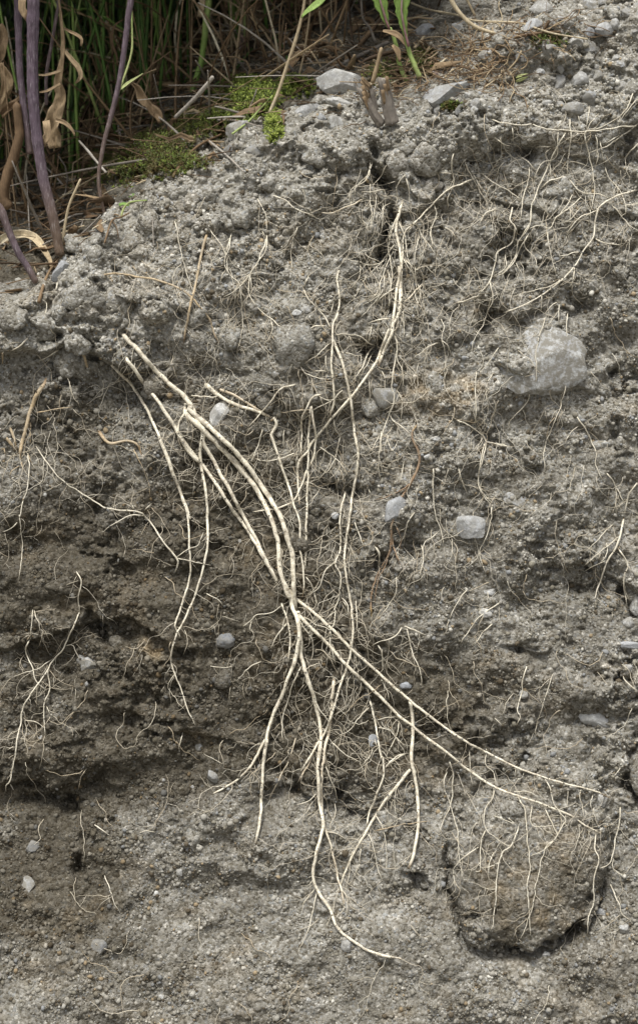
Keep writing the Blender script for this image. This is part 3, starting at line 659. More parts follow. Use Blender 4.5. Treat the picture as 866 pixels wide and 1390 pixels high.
make_root('branching_root', 'slender pale root forking in a Y below its bare tip, left of the hanging root', [
    ("d:525,60 510,120 520,200 525,270 510,340 485,400 480,500 475,620 485,740 490,850 460,945", 1.7, 2.0, {'lift': 3}),
    ("d:485,480 530,600 570,740 590,860 605,980 620,1075 e:630,150 620,290 595,420 580,560 560,700 555,830 580,980 600,1075 f:425,120 430,250 415,370 385,480 345,590 305,730 270,830 215,920 120,1075", 2.3, 1.9, {'dive': (0, 1), 'lift': 3, 'hairs': .6}),
    ("d:310,180 340,240 400,305 440,360 478,430", 1.0, 1.5), ("d:450,400 370,405 320,460 290,500", 1.3, .7), ("d:490,455 560,450 620,460", 1.1, .6), ("d:520,550 590,570 665,572", 1.1, .7), ("d:465,500 400,570 300,630", 1.0, .6),
    ("d:285,620 320,680 400,705 460,715", 1.1, .6), ("d:455,670 410,660 365,672", .9, .6), ("d:465,350 490,250", .8, .5), ("d:440,330 380,260 415,230", .8, .5), ("d:345,95 310,180", .8, .9), ("d:550,770 520,800 490,830 440,830 380,800", 1.0, .7),
    ("d:480,840 420,870 360,900 300,960", 1.0, .6), ("d:490,940 500,1010 540,1070", .9, .6), ("d:445,560 440,620 460,690", .8, .6), ("e:605,545 640,620 675,710", 1.1, .7), ("f:445,50 455,150 455,240 495,275", .9, .6), ("f:355,40 390,90 410,170", .9, .6), ("f:400,480 395,520 412,550", .8, .5), ("f:350,640 310,680", .8, .5),
], hairs=.9)

make_root('stub_root', 'short thick pale root stub with a brown bend, beside the white angular stone', [
    ("F:70,625 130,680 200,720 290,748 355,775", 3.8, 2.6, {'tips': (0, .7)}), ("F:120,650 210,690 330,765", 2.2, 2.0, {'brown': .35}),
    ("F:350,770 362,795 345,830 e:122,45 140,100 180,210 225,350 260,470 290,570 290,700 310,830 315,930 305,1005", 2.4, 1.4, {'dive': (0, 1), 'lift': 4, 'tips': (0, .8), 'hairs': .8}),
    ("F:20,685 90,690 150,685", 1.4, .9), ("F:440,640 380,660 330,720 250,810", 1.5, .9), ("F:370,750 430,745 520,735", 1.0, .7, {'brown': .5}), ("e:320,870 360,940 400,1060", .9, .6)], hairs=.8)
make_root('wavy_root', 'thin wavy root with bristly side hairs descending beside the long slender root', [
    ("e:560,370 545,430 530,500 525,600 527,720 500,800 530,880 520,1000 490,1075 f:325,120 320,200 290,250 300,300", 1.6, 1.0, {'lift': 2}),
    ("e:500,790 440,850 400,940 330,1000", 1.3, .7), ("e:530,1010 560,1040 575,1082", 1.0, .7), ("f:290,250 300,340 330,450", .9, .6), ("f:325,130 270,170", .9, .6)], hairs=2.2)
make_root('brown_root', 'dull brown root ending in a yellow tip, right of the root cluster', [
    ("J:325,0 345,70 310,160 258,240 236,330 230,420 190,500 160,570 155,630 158,692", 2.2, 1.5, {'tips': (0, .9)}), ("J:236,340 240,400 270,485", 2.0, .9), ("J:222,440 205,500 180,550 165,640", 1.2, .8), ("J:310,160 250,200 165,228", 1.2, .7), ("J:250,325 270,380 262,430", 1.0, .6),
    ("g:375,760 345,810 350,860 380,920 385,985", 1.6, 1.8, {'tips': (.3, 0)})], M_BROWN, hairs=.5, part='branch_root')
make_root('thin_root', 'thin pale root sloping down beside the left root cluster and ending in a hook', [
    ("E:140,590 190,660 250,730 330,790 430,840 540,852 I:0,440 50,520 115,600 118,630 105,662", .8, 1.8), ("H:570,0 500,0 400,68", 1.2, .6), ("H:690,165 740,130 780,110 800,60", .9, .6), ("H:690,165 750,180 830,195", .9, .6), ("E:530,850 515,815", 1.2, .9), ("E:560,850 600,815", 1.0, .7)], hairs=.7)
make_root('worm_like_root', 'short pale brown root curled like a worm, by itself on the left face', [("E:380,525 430,580 500,572 540,590 556,632", 2.9, 2.0, {'tips': (.7, .9)}), ("E:520,600 570,700 590,800", .7, .5)], M_TAN, hairs=.2)
make_root('root_stub', 'stout tan root stub at the left margin with one pale rootlet', [("E:192,322 150,390 120,460 95,560 82,620 85,660", 4.0, 2.8, {'tips': (.8, .3)}), ("E:120,480 120,600", 1.8, 1.2), ("E:135,465 200,450 290,440", 1.2, .7), ("E:85,650 92,690", 1.2, .6), ("E:80,670 45,690 40,720", 1.2, .6), ("E:110,620 130,670", .9, .6)], M_TAN, hairs=.5)
make_root('root_stub', 'short brown root stub poking from under the overhanging lip', [("E:300,195 330,240 352,310", 2.6, 2.2, {'tips': (.8, .5)})], M_TAN, hairs=0)
make_root('root_stub', 'pair of broken tan root ends at the extreme left margin', [("E:0,535 40,580 72,620", 3.0, 2.2), ("E:30,500 55,560 68,610", 2.6, 2.0), ("E:10,210 12,270", 2.6, 2.2), ("E:0,350 12,380", 2.6, 2.0), ("E:15,590 25,640", .9, .6)], M_TAN, hairs=.4)
make_root('straight_root', 'straight tan root leaning upright near the top left of the face', [("F:92,40 70,130 50,230 25,330 0,475", 2.3, 1.9, {'lift': 3, 'tips': (.4, .6)})], M_TAN, hairs=1.0)
make_root('arched_root', 'arched tan root crossing the straight leaning root', [("C:280,447 320,443 370,450 430,462 500,490 F:90,370 115,425 134,480", 1.6, 1.9, {'lift': 3, 'tips': (0, .7)}), ("C:360,420 378,445", 1.0, .8)], M_TAN, hairs=1.2)
make_root('fine_root', 'thin crooked root above the clods in the upper middle of the face', [("F:325,60 290,160 260,210 255,290 300,350 370,405 425,428", 1.3, .9), ("F:340,380 345,440 310,490", 1.0, .6), ("F:260,210 210,260 150,300", .9, .6), ("F:300,30 325,70", .8, 1.0), ("F:100,30 160,120 175,200 215,260 230,400 205,520", .9, .6), ("F:185,50 165,130 110,165", .8, .5)], M_FINE, hairs=1.6)
make_root('fine_root', 'forked fine root dangling at the top of the face below the moss', [("C:735,230 770,240 800,265 860,290", 1.2, .8), ("C:725,330 720,380 680,440 640,490", 1.1, .7), ("C:680,440 685,500", .8, .6), ("C:630,330 610,400 620,450", .9, .6), ("C:700,240 720,280 725,335", .9, .9), ("C:810,310 790,380 795,440", .8, .5), ("C:475,300 490,380 525,500", .9, .6)], M_FINE, hairs=1.6)
make_root('lower_left_root', 'pale root with a forked lower end at the lower left margin', [
    ("H:315,375 280,450 250,520 215,565 150,660 100,740 75,850 L:50,60 38,130 22,165 22,188", 1.2, 1.3, {'lift': 2}), ("H:300,215 318,260 308,320 315,380", 1.0, 1.0), ("H:120,480 102,530 125,590 145,650 190,692", 1.3, .9), ("H:190,590 195,690 175,740 178,866", 1.0, .8), ("H:255,510 290,510 315,575", .9, .7), ("H:130,365 120,480", .8, .8),
    ("H:135,365 165,470", .7, .5), ("H:180,740 205,790", .8, .5), ("H:90,800 140,810 170,825", .9, .6), ("H:210,560 150,600 40,635", .8, .5), ("L:36,160 52,185", 1.0, .7), ("L:50,30 25,45", .9, .6)], M_FINE, hairs=1.2)
make_root('fine_root_network', 'tangled network of fine pale roots spread over the upper right soil', [
    ("b:866,525 780,550 715,580 655,625 655,628 c:715,80 708,160 660,230 620,300 560,370 450,455 350,510 240,555", 1.5, 1.1, {'lift': 2, 'hairs': .6}),
    ("b:100,160 190,180 300,188 400,210 500,222 620,222 740,205 866,195", 1.0, 1.3), ("b:360,520 410,475 490,465 535,515 585,545 660,545 715,575", 1.2, 1.1), ("b:490,225 450,300 400,400 370,470 330,560 310,620 305,700 c:320,180 300,270 230,350", 1.3, .8), ("b:510,150 513,250 505,350 498,460", 1.1, .8),
    ("b:450,220 440,350 380,380 335,430 320,520", 1.0, .7), ("b:300,400 285,500 265,600 255,690", 1.1, .7), ("b:585,225 600,320 630,430 635,520 620,640", 1.1, .7), ("b:840,20 800,110 745,165 620,222", 1.0, .7), ("b:866,50 830,90 750,195", .9, .6), ("b:866,180 800,230 700,300 600,340", 1.1, .7),
    ("b:866,285 815,335 788,378", 1.3, .9), ("b:690,400 710,460 770,530 800,600 800,670", 1.0, .7), ("b:720,600 780,660 840,745", 1.1, .7), ("b:120,255 170,290 215,300", 1.1, .9), ("b:0,440 30,480 65,550", 1.0, .7), ("b:50,440 130,500 200,540 270,585", 1.1, .7),
    ("b:575,560 520,610 450,660 400,690", 1.0, .6), ("b:530,540 470,640 420,700", .9, .6), ("b:660,630 580,670 490,766", 1.0, .7), ("b:500,380 560,385 620,410", 1.0, .8), ("b:410,310 380,340 400,395 410,470", 1.0, .8), ("b:320,305 420,300", .8, .6), ("b:210,190 215,280", .8, .6),
    ("b:610,90 605,170 590,222", .9, .6), ("b:550,130 560,190", .7, .5), ("b:460,170 450,222", .8, .6), ("b:240,350 290,380 330,430", 1.0, .8), ("b:180,370 140,420 120,470", .8, .5), ("b:640,230 655,330 640,420", .9, .6), ("b:866,595 780,610", .9, .6), ("b:866,70 810,130", .8, .6), ("b:480,350 440,400 410,420", .8, .6), ("b:665,270 690,390", .8, .6), ("b:770,240 690,290", .9, .6),
    ("c:290,0 275,70 305,110 280,190 210,240 205,290 170,380 100,465 0,505", 1.3, .9), ("c:172,380 185,490 165,540 140,600 90,700 80,766", 1.0, .6), ("c:385,0 378,100 330,170", 1.0, .8), ("c:470,120 475,200 500,290 515,360", 1.0, .6), ("c:700,30 640,60 580,130 555,200", 1.1, .7), ("c:712,165 760,190 866,202", 1.2, .9),
    ("c:580,10 520,60 480,115 430,100 350,120", 1.0, .7), ("c:650,235 590,245 520,260", .9, .6), ("c:610,310 600,400 570,425", 1.0, .6), ("c:530,495 490,515 450,565", 1.0, .6), ("c:380,130 350,200 405,270 410,330", .9, .6), ("c:560,370 440,430 280,470", 1.1, .6), ("c:440,450 435,550", .9, .6), ("c:370,150 330,220 300,290 250,340 190,370", 1.1, .7),
    ("c:300,280 335,350", .8, .5), ("c:250,250 250,320 180,370", .8, .6), ("c:510,130 520,200 540,240", .8, .5), ("c:590,0 585,90", .8, .6), ("c:650,0 600,50 550,90", .8, .6), ("c:690,0 695,90", .9, .6), ("c:210,10 145,40 110,110", 1.2, .8), ("c:405,470 385,500 340,520", .9, .6)], M_FINE, hairs=.3, part='rootlet', hair_len=(14, 60))
SINGLE = [
    ('single fine root running down across the large embedded stone at right', [("c:575,550 570,650 G:602,300 605,420 580,540 540,640 515,720 520,800", .9, .7), ("c:530,500 530,620", .7, .5), ("G:520,220 490,330 485,400 485,520", .8, .5), ("G:465,460 455,530 390,610 G:390,640", .8, .6)]),
    ('long thin root ending in a fork left of the large embedded stone', [("G:185,600 240,625 285,660 300,685 340,695 405,702", 1.2, .7), ("G:300,685 290,740 272,800 280,870 320,920", 1.0, .6), ("G:265,420 258,480 262,560 260,625", .8, .7), ("G:350,330 300,400 270,440", .8, .5), ("G:330,420 300,490 310,560", .8, .5)]),
    ('small crooked root below the large embedded stone', [("G:630,580 660,620 690,680 710,720 705,770 735,830", 1.1, .7), ("G:650,622 610,650 590,695", .9, .6), ("G:690,680 665,630", .7, .6)]),
    ('tan root with a fringe of rootlets at the far right margin', [("N:812,0 780,120 745,175 715,260 700,310 683,345", 1.9, 1.0), ("N:740,175 690,200 650,220", .9, .6), ("N:785,125 825,190 808,250 820,355", 1.3, .8), ("N:790,80 720,140 650,200", .9, .6), ("N:770,30 720,80 660,140", .9, .6), ("N:740,100 745,150 710,190", .9, .6), ("G:745,795 780,850 783,955", 1.1, .8), ("G:866,830 830,890 815,955", 1.3, 1.4), ("G:780,850 820,920", 1.0, .6)]),
    ('vertical pair of rootlets on the face left of the pale blue stone', [("J:395,90 400,200 405,280 430,350 440,410", 1.2, .7), ("J:350,400 360,460 340,540", 1.1, .6), ("J:420,350 370,395 355,440", .9, .6), ("J:500,120 525,190", .8, .5)]),
    ('thin root dropping beside the bluish stone at right of centre', [("J:630,240 615,340 580,430 605,520", 1.0, .6), ("G:195,770 230,880", .9, .6), ("J:600,0 575,150 605,210 630,240", .9, .9), ("J:600,0 720,20", .9, .6)]),
    ('forked rootlet spreading like a tripod at right of the long roots', [("f:720,215 690,270 640,295 580,310 535,335", 1.2, .8), ("f:740,220 760,300 790,400 825,480 835,590", 1.1, .7), ("f:725,215 790,240 860,270", 1.0, .7), ("f:570,320 605,380 600,490", 1.1, .7)]),
    ('straight pale rootlet slanting across the small white stone', [("N:328,338 250,390 205,445 168,503", 1.1, .8), ("N:290,355 245,370 280,360", .7, .5)]),
    ('shorter pale rootlet slanting below the small white stone', [("N:300,418 255,460 220,512", 1.1, .8)]),
    ('short pale rootlet slanting down left of the small white stone', [("N:200,285 150,350 124,412", 1.0, .7)]),
    ('kinked rootlet above the pale round pebble in the lower right', [("N:430,585 410,650 410,690 388,760 402,790 388,825", 1.2, .8), ("N:380,690 345,740 355,760", .7, .5), ("N:300,790 340,830", .7, .5)]),
    ('faint long tan hair root hanging at the lower right', [("N:530,620 500,720 470,820 460,866", .7, .5)]),
    ('hooked white rootlet at the right margin beside a dark pit', [("N:866,690 825,655 808,630 815,615", 1.3, .9)]),
    ('thin crooked rootlet right of the block of soil', [("O:795,270 790,330 775,390 765,470 745,500 700,522", 1.2, .8), ("O:768,470 770,515 820,555", .9, .6), ("O:755,575 780,640 800,690 835,720", 1.1, .7), ("O:740,360 780,350", .8, .6), ("O:800,115 760,170", .9, .6)]),
    ('gray stub rootlet tangle under the crossing roots, low centre', [("f:525,640 545,720 565,820 580,920 595,1000 M:630,80 638,140 610,225 580,300 570,362", 1.6, 1.7, {'hairs': 1.4}), ("f:530,690 450,760 400,830 330,870", 1.0, .6), ("f:560,770 650,755 715,745", .9, .6), ("f:560,815 640,820 700,890 740,930", .9, .6), ("f:615,1050 670,990 755,962", 1.4, 1.0), ("f:550,930 520,990 480,1040", 1.0, .7), ("M:615,50 600,0", .8, .6), ("M:730,65 680,85 640,125", 1.3, 1.0)]),
    ('thin tan root trailing down the far left face', [("E:110,620 115,700 90,820 80,866 H:75,0 88,120 75,258", 1.0, .6), ("H:75,20 45,50 5,65", .9, .5)]),
    ('faint crooked rootlet in the dark soil left of the root fan', [("K:450,282 400,310 350,360", 1.0, .7), ("K:240,300 310,305 350,300", .7, .5), ("K:140,560 125,620 130,640", .9, .6)]),
    ('pale branched rootlet above the dark round pebble', [("K:370,150 410,120 430,100 490,90 530,60", 1.1, .7), ("K:410,120 405,160 430,175", .8, .5), ("K:230,15 280,40 300,70", .9, .5), ("K:550,130 510,180 480,235", 1.2, .7)]),
    ('short white rootlet stuck under the overhanging lip at left', [("E:115,165 80,200 40,222", 1.5, 1.0), ("E:240,210 190,245 150,260", 1.0, .7), ("E:185,20 180,60 165,150", .8, .6)]),
    ('short pale rootlet stub standing at the edge below the twig', [("T:310,800 300,840 282,858", 1.3, 1.5)]),
    ('tan rootlet spray in the face right of the hanging root', [("g:510,130 530,190 520,260 540,340 535,440 540,520", .9, .5), ("g:500,280 430,310 345,378", 1.2, .7), ("g:505,260 550,300 575,360", .8, .5), ("g:590,50 650,35 700,12 755,5", 1.1, .8)]),
    ('fine looping rootlets right of the long slender root', [("e:770,20 765,120 750,230 770,320", 1.0, .6), ("e:800,60 830,140 866,80", .9, .6), ("e:720,690 755,740 750,830", 1.0, .7), ("e:740,90 700,150", .8, .5), ("e:690,350 710,420", .7, .5)]),
    ('thin rootlet sloping under the brown root toward the right', [("J:330,270 290,330 285,400", .9, .6), ("J:255,520 250,600 190,685", 1.0, .7), ("J:165,400 190,450 185,500", .9, .6), ("J:285,70 265,165", .8, .5)]),
    ('straight thin tan rootlet sticking out at the lower left', [("L:350,460 375,530 405,590", .9, .6), ("L:465,325 495,317 530,322", .9, .6), ("L:310,290 370,332", 1.1, .7)]),
]
for lab, sp in SINGLE: make_root('fine_root', lab, sp, M_FINE, hairs=.75, part='rootlet')
# webs of thread-thin rootlets along the crack, round the middle roots and over the upper right
def web(name, label, zones, n, parent=None):
    A = Acc(); r_ = None
    for k in range(n):
        cu, cv, su, sv, th0 = zones[random.randrange(len(zones))]; u, v = random.gauss(cu, su), random.gauss(cv, sv)
        if not (3 < u < 866) or v < edge(u) + 25: continue
        hc = side_root(np.array([[u, v], [u + 1, v + 2]]), 0, random.uniform(40, 150), random.gauss(th0, .5)); rr = random.uniform(.30, .50)
        P, R_, c = lay(hc, rr, rr * .45, 0, 2.8, .8, 9, fast=True)
        if r_ is None: r_ = empty(name, P[0], label, 'root web')
        root_mesh(A, P, R_, 4, random.uniform(-.2, .35))
        if random.random() < .6:
            h2 = side_root(c, random.randrange(1, len(c)), random.uniform(10, 35)); P, R_, c = lay(h2, rr * .8, rr * .5, 0, 2.8, 1.0, 4, fast=True); root_mesh(A, P, R_, 4, random.uniform(-.2, .35))
    o = adopt(link('root_hair', A.mesh('root_hair', M_HAIR, attr='brown'), kind='stuff'), r_); return r_
web('rootlet_web', 'dense web of thread-thin rootlets round the dark crack at upper centre', [(532, 330, 24, 50, 1.6), (520, 400, 26, 30, 2.0), (580, 290, 34, 34, 1.7), (490, 290, 24, 30, 1.6), (545, 520, 22, 44, 1.6)], 90)
web('rootlet_web', 'web of thread-thin rootlets between the forking roots in the middle', [(430, 560, 46, 36, 1.2), (400, 600, 40, 30, 2.0), (470, 600, 34, 44, 1.6), (455, 720, 18, 60, 1.6), (430, 880, 34, 44, 1.6), (450, 980, 34, 40, 1.5), (480, 880, 22, 30, 1.5)], 95)
web('rootlet_web', 'web of thread-thin rootlets over the upper right corner of the face', [(700, 230, 50, 36, 1.5), (780, 240, 46, 46, 1.4), (690, 340, 40, 34, 2.0), (780, 330, 40, 40, 2.0), (840, 220, 22, 50, 2.0), (640, 380, 30, 40, 1.8)], 95)
web('rootlet_web', 'web of thread-thin rootlets draped over the rounded soil-coated block', [(690, 1120, 50, 34, 1.6), (720, 1180, 44, 44, 1.6), (640, 1100, 26, 40, 1.6), (780, 1110, 24, 40, 1.7)], 6)
web('rootlet_web', 'web of thread-thin rootlets under the lip and down the left roots', [(200, 520, 40, 50, 1.3), (260, 590, 36, 60, 1.6), (60, 600, 36, 50, 1.6), (340, 420, 50, 50, 1.4), (270, 420, 30, 50, 1.5)], 70)
web('rootlet_web', 'sparse tan rootlet web below and beside the largest stone', [(660, 520, 34, 60, 1.7), (700, 620, 50, 50, 1.6), (790, 680, 46, 60, 1.8), (600, 700, 40, 60, 1.6)], 45)
# loose hair roots too alike to tell apart
k = 0
while k < 170:
    u, v = random.uniform(5, 860), random.uniform(150, 1385)
    if v < edge(u) + 30 or (v > 1130 and random.random() < .6): continue
    Lh = random.uniform(25, 90); c0 = np.array([[u, v], [u + 1, v + 3]])
    hc = side_root(c0, 0, Lh, random.gauss(1.6, .8)); P, R, c = lay(hc, random.uniform(.45, .75), .32, 0, 2.8, 1.0, 9, fast=True)
    A = Acc(); root_mesh(A, P, R, 4, random.uniform(0, .7)); me = A.mesh('hair_root', M_FINE, attr='brown')
    o = link('hair_root', me); tag(o, 'hair-thin loose rootlet clinging by itself to the soil face', 'root', 'loose hair roots on the soil face'); k += 1
# ------------------------------------------------------------------ stones
def stone_mat():
    m, t, b = mat_new('stone', .82, .25); g = NT(t)
    P = g.n('ShaderNodeTexCoord').outputs['Object']; PW = g.n('ShaderNodeNewGeometry').outputs['Position']
    tone = g.n('ShaderNodeAttribute', attribute_type='OBJECT', attribute_name='tone').outputs['Fac']
    blue = g.n('ShaderNodeAttribute', attribute_type='OBJECT', attribute_name='blue').outputs['Fac']
    dust = g.n('ShaderNodeAttribute', attribute_type='OBJECT', attribute_name='dust').outputs['Fac']
    c = g.mix(tone, (.10, .10, .10), (.60, .595, .565)); c = g.mix(g.math('MULTIPLY', blue, .40), c, (.29, .33, .40))
    n1 = g.noise(P, 2.2, 6, .7); n2 = g.noise(PW, 900, 4, .7); n3 = g.noise(PW, 260, 5, .75)
    c = g.mix(1.0, c, g.ramp(n1, [(.3, (.72, .72, .74)), (.7, (1.25, 1.25, 1.22))]), 'MULTIPLY')
    c = g.mix(1.0, c, g.ramp(n2, [(.3, (.7, .7, .7)), (.7, (1.25, 1.25, 1.25))]), 'MULTIPLY')
    c = g.mix(g.math('MULTIPLY', dust, g.ramp(n3, [(.40, (0, 0, 0)), (.54, (1, 1, 1))])), c, (.235, .22, .185))
    g.l(c, b.inputs['Base Color']); g.bump(b, g.math('ADD', n3, g.math('MULTIPLY', n2, .5)), .6, .0009); return m
M_STONE = stone_mat()
def stone(u, v, rx, ry, rz, rot, tone, blue, dust, label=None, cuts=9, out=.1, name='stone', cat='stone', group=None, sub=4, tilt=None):
    V, F = lump(int(u * 7 + v), sub, .16, cuts, .72, fine=.035)
    o = link(name, new_mesh(name, V, F, M_STONE, smooth=False if cuts else True))
    a, b, d = hit(np.array([float(u)]), np.array([float(v)]), HB)
    o.matrix_world = oriented(u, v, float(d[0]) + (out - (.25 if v > 230 else 0)) * rz * S, rx, ry, rz, -math.radians(rot), tilt or (random.uniform(-.25, .25), random.uniform(-.25, .25)))
    o['tone'] = tone; o['blue'] = blue; o['dust'] = min(1.0, (.25 if v < 160 else (.10 if blue > .49 else .45)) + dust * .9)
    if cuts:
        for f in o.data.polygons: f.use_smooth = True
        o.data.set_sharp_from_angle(angle=math.radians(24))
    if 'soil-coated' in (label or ''): o.data.materials[0] = M_CLOD; o['damp_shade'] = .35; o['ochre'] = .05
    return tag(o, label, cat, group)
for q in [
    (466, 112, 42, 25, 22, 10, .80, .12, .25, 'large pale grey wedge-shaped stone on the bank edge beside the woody stubs', 10, .35),
    (600, 130, 40, 17, 18, -22, .62, .55, .35, 'long blue-grey slab stone tilted on the edge below the snail shell', 10, .4),
    (577, 43, 17, 14, 14, 10, .42, .75, .2, 'blue-grey rounded stone just right of the green leaves', 8, .4),
    (461, 139, 19, 8, 9, 8, .95, .0, .25, 'flat whitish stone under the large wedge-shaped stone', 8, .4),
    (418, 152, 20, 12, 12, -5, .66, .35, .3, 'grey stone below the moss patch, left of the flat whitish stone', 9, .4),
    (456, 168, 13, 13, 9, 40, .78, .1, .25, 'small square pale stone below the flat whitish stone', 9, .3),
    (437, 160, 7, 7, 6, 0, .5, .6, .2, 'small bluish stone chip between two paler stones on the edge', 7, .3),
    (326, 178, 26, 15, 15, -25, .52, .25, .6, 'grey dusty stone half buried under the moss hump', 9, .2),
    (345, 206, 20, 11, 11, -15, .40, .2, .5, 'dark grey flat stone below the dusty half-buried stone', 9, .3),
    (312, 204, 12, 12, 9, 20, .38, .3, .5, 'small dark grey stone beside the dark flat stone', 8, .3),
    (725, 35, 18, 10, 10, -8, .72, .6, .1, 'pale bluish stone under the crossing twigs at top right', 8, .5),
    (819, 41, 17, 10, 10, -15, .75, .5, .2, 'blocky pale grey stone near the top right corner', 9, .4),
    (800, 46, 9, 8, 7, 0, .35, .6, .1, 'small dark blue stone touching the blocky pale stone', 8, .4),
    (783, 57, 11, 8, 7, 0, .85, -.2, .5, 'small yellowish-white stone left of the dark blue stone', 7, .4),
    (737, 14, 18, 12, 11, 0, .70, .1, .5, 'rounded pale stone at the top edge above the pale bluish stone', 6, .3),
    (834, 34, 8, 8, 7, 0, .6, .1, .5, 'round grey pebble right of the blocky pale stone', 0, .4),
    (787, 110, 11, 11, 8, 0, .68, .25, .35, 'pale smooth pebble alone in the gravelly right slope', 3, .3),
    (732, 98, 7, 5, 5, 0, .8, .4, .1, 'small bluish white chip right of the yellow husk', 6, .4),
    (84, 366, 10, 20, 9, 35, .55, .75, .15, 'upright bluish stone at the foot of the purple stem', 8, .5),
    (728, 486, 64, 56, 18, 8, .76, .35, .85, 'largest stone of the face, pale and dusty, embedded at right', 8, -.22, 'stone', 'stone', None, 4, (.05, -.12)),
    (298, 563, 12, 19, 10, 22, .88, .12, .2, 'white angular stone under the thick pale root stub', 10, .5),
    (638, 714, 24, 20, 10, 20, .72, .55, .5, 'pale bluish angular stone embedded right of centre', 10, .1),
    (536, 692, 12, 20, 9, 28, .50, .65, .25, 'oval blue-grey stone behind the brown root', 4, .2),
    (704, 682, 26, 18, 8, 28, .6, .3, 1.0, 'faint dusty stone flush with the face above the pale bluish stone', 7, -.4),
    (523, 538, 18, 19, 11, 20, .5, .1, 1.0, 'rounded dusty stone in the hollow right of the hanging root', 3, .2),
    (816, 602, 17, 9, 7, -8, .70, .0, .7, 'flat dusty stone with a rootlet looped over it at right', 5, .2),
    (657, 832, 10, 8, 7, 20, .95, .0, .15, 'small bright white stone crossed by a pale rootlet', 8, .3),
    (665, 803, 8, 7, 6, 0, .85, .45, .3, 'small pale blue stone above the bright white one', 6, .2),
    (810, 976, 31, 18, 9, 25, .84, .5, .4, 'pale blue-white flat stone low on the right side', 8, .25),
    (854, 876, 15, 6, 6, 5, .72, .8, .1, 'narrow bluish stone at the right margin', 6, .3),
    (852, 846, 8, 8, 7, 0, .72, .1, .4, 'round grey pebble above the narrow bluish stone', 0, .4),
    (863, 822, 9, 14, 9, 0, .82, .0, .4, 'pale upright stone cut by the right margin', 5, .4),
    (852, 907, 6, 5, 5, 0, .78, .2, .2, 'small pale oval pebble below the narrow bluish stone', 0, .5),
    (710, 943, 6, 6, 6, 0, .78, .0, .3, 'small pale round pebble at the foot of a kinked rootlet', 0, .5),
    (120, 900, 19, 19, 10, 0, .62, .05, .8, 'pale dusty stone in the dark soil at lower left', 4, .05),
    (305, 870, 14, 10, 8, 0, .12, .45, .1, 'dark slate-blue oval pebble left of the root fan', 0, .3),
    (290, 1055, 9, 11, 7, -20, .42, .4, .3, 'grey chip beside the low left branch tip', 6, .3),
    (814, 1087, 9, 9, 8, 0, .80, .0, .4, 'round whitish pebble by the tip of the upper fanning root', 2, .5),
    (884, 1050, 26, 42, 18, 0, .35, .0, 1.0, 'big soil-coated stone bulging in at the right margin beside a dark crack', 2, -.1),
    (34, 1204, 17, 15, 7, 0, .5, .0, 1.0, 'pale dusty lump stone near the bottom left corner', 5, -.3),
    (134, 1285, 12, 10, 7, 0, .22, .1, .4, 'dark grey pebble in the sand at the bottom left', 2, .2),
    (45, 1150, 12, 9, 6, 0, .28, .35, .4, 'dark stone lying in the shade of the lower left ledge', 5, .2),
    (471, 1284, 9, 8, 6, 0, .66, .3, .2, 'grey pebble left of the lowest root tip in the sand', 2, .4),
    (551, 931, 9, 6, 5, 0, .40, .95, .0, 'small vivid bluish stone above the crossing fan roots', 5, .3),
    (506, 1006, 7, 10, 5, 0, .38, .9, .1, 'small upright bluish stone beside the low centre root', 5, .3),
    (596, 514, 7, 6, 5, 0, .75, .5, .2, 'small round bluish pebble above the ochre patch', 0, .3),
    (592, 596, 8, 4, 4, 0, .88, .2, .1, 'tiny flat white stone below the ochre patch', 4, .4),
    (580, 620, 5, 4, 4, 0, .9, .1, .1, 'tiny round white pebble below the flat white one', 0, .5),
    (342, 405, 6, 5, 5, 0, .92, .2, .1, 'small white pebble beside the forked rootlet in the upper middle', 3, .5) if False else (403, 425, 6, 5, 5, 0, .92, .25, .1, 'small white pebble left of the Y-forked root', 3, .5),
    (415, 421, 6, 5, 5, 0, .7, .1, .3, 'small grey pebble touching the white one beside the Y root', 3, .4),
    (455, 700, 5, 5, 4, 0, .75, .6, .1, 'small pale blue pebble in the dark hollow at centre', 2, .5),
    (213, 1213, 4, 4, 3, 0, .98, .0, .0, 'tiny bright white pebble in the sand below the left ledge', 0, .6),
    (245, 1184, 5, 5, 4, 20, .7, .0, .2, 'small beige pebble in the sand under the left root tip', 4, .4),
    (740, 1296, 7, 4, 4, 0, .85, -.3, .0, 'orange-tinted white chip at the bottom below the soil block', 4, .5),
    (848, 1260, 10, 6, 6, 0, .72, .1, .4, 'pale lump stone at the lower right corner', 4, .4),
    (815, 1238, 9, 6, 5, 30, .5, .5, .2, 'grey-blue chip right of the soil block', 5, .3),
    (94, 234, 0, 0, 0, 0, 0, 0, 0, '', 0, 0)]:
    if q[2]: stone(*q)
n_p = 0
while n_p < 44:
    u, v = random.uniform(0, 866), random.uniform(60, 1385)
    if v < edge(u) + 5: continue
    rr = min(6, 2.6 * random.random() ** -.3)
    stone(u, v, rr * random.uniform(.9, 1.4), rr, rr * .8, random.uniform(0, 180), random.uniform(.3, .85), max(0, random.gauss(.1, .25)), random.uniform(.3, .7), 'small pale grey pebble bedded in the soil face', random.choice((2, 4, 6)), random.uniform(-.3, .2), 'pebble', 'pebble', 'small pebbles bedded in the soil face', 3); n_p += 1

n_p = 0
while n_p < 46:
    u, v = random.uniform(560, 866), random.uniform(0, 150)
    if v < edge(u) - 60: continue
    rr = min(11, 4.2 * random.random() ** -.4)
    stone(u, v, rr * random.uniform(1, 1.5), rr, rr * .8, random.uniform(0, 180), random.uniform(.35, .8), max(0, random.gauss(.15, .25)), random.uniform(.4, .9), 'rough little grey stone among the gravel of the top right slope', random.choice((5, 7, 9)), random.uniform(0, .4), 'gravel_stone', 'stone', 'rough stones on the top right slope', 3); n_p += 1

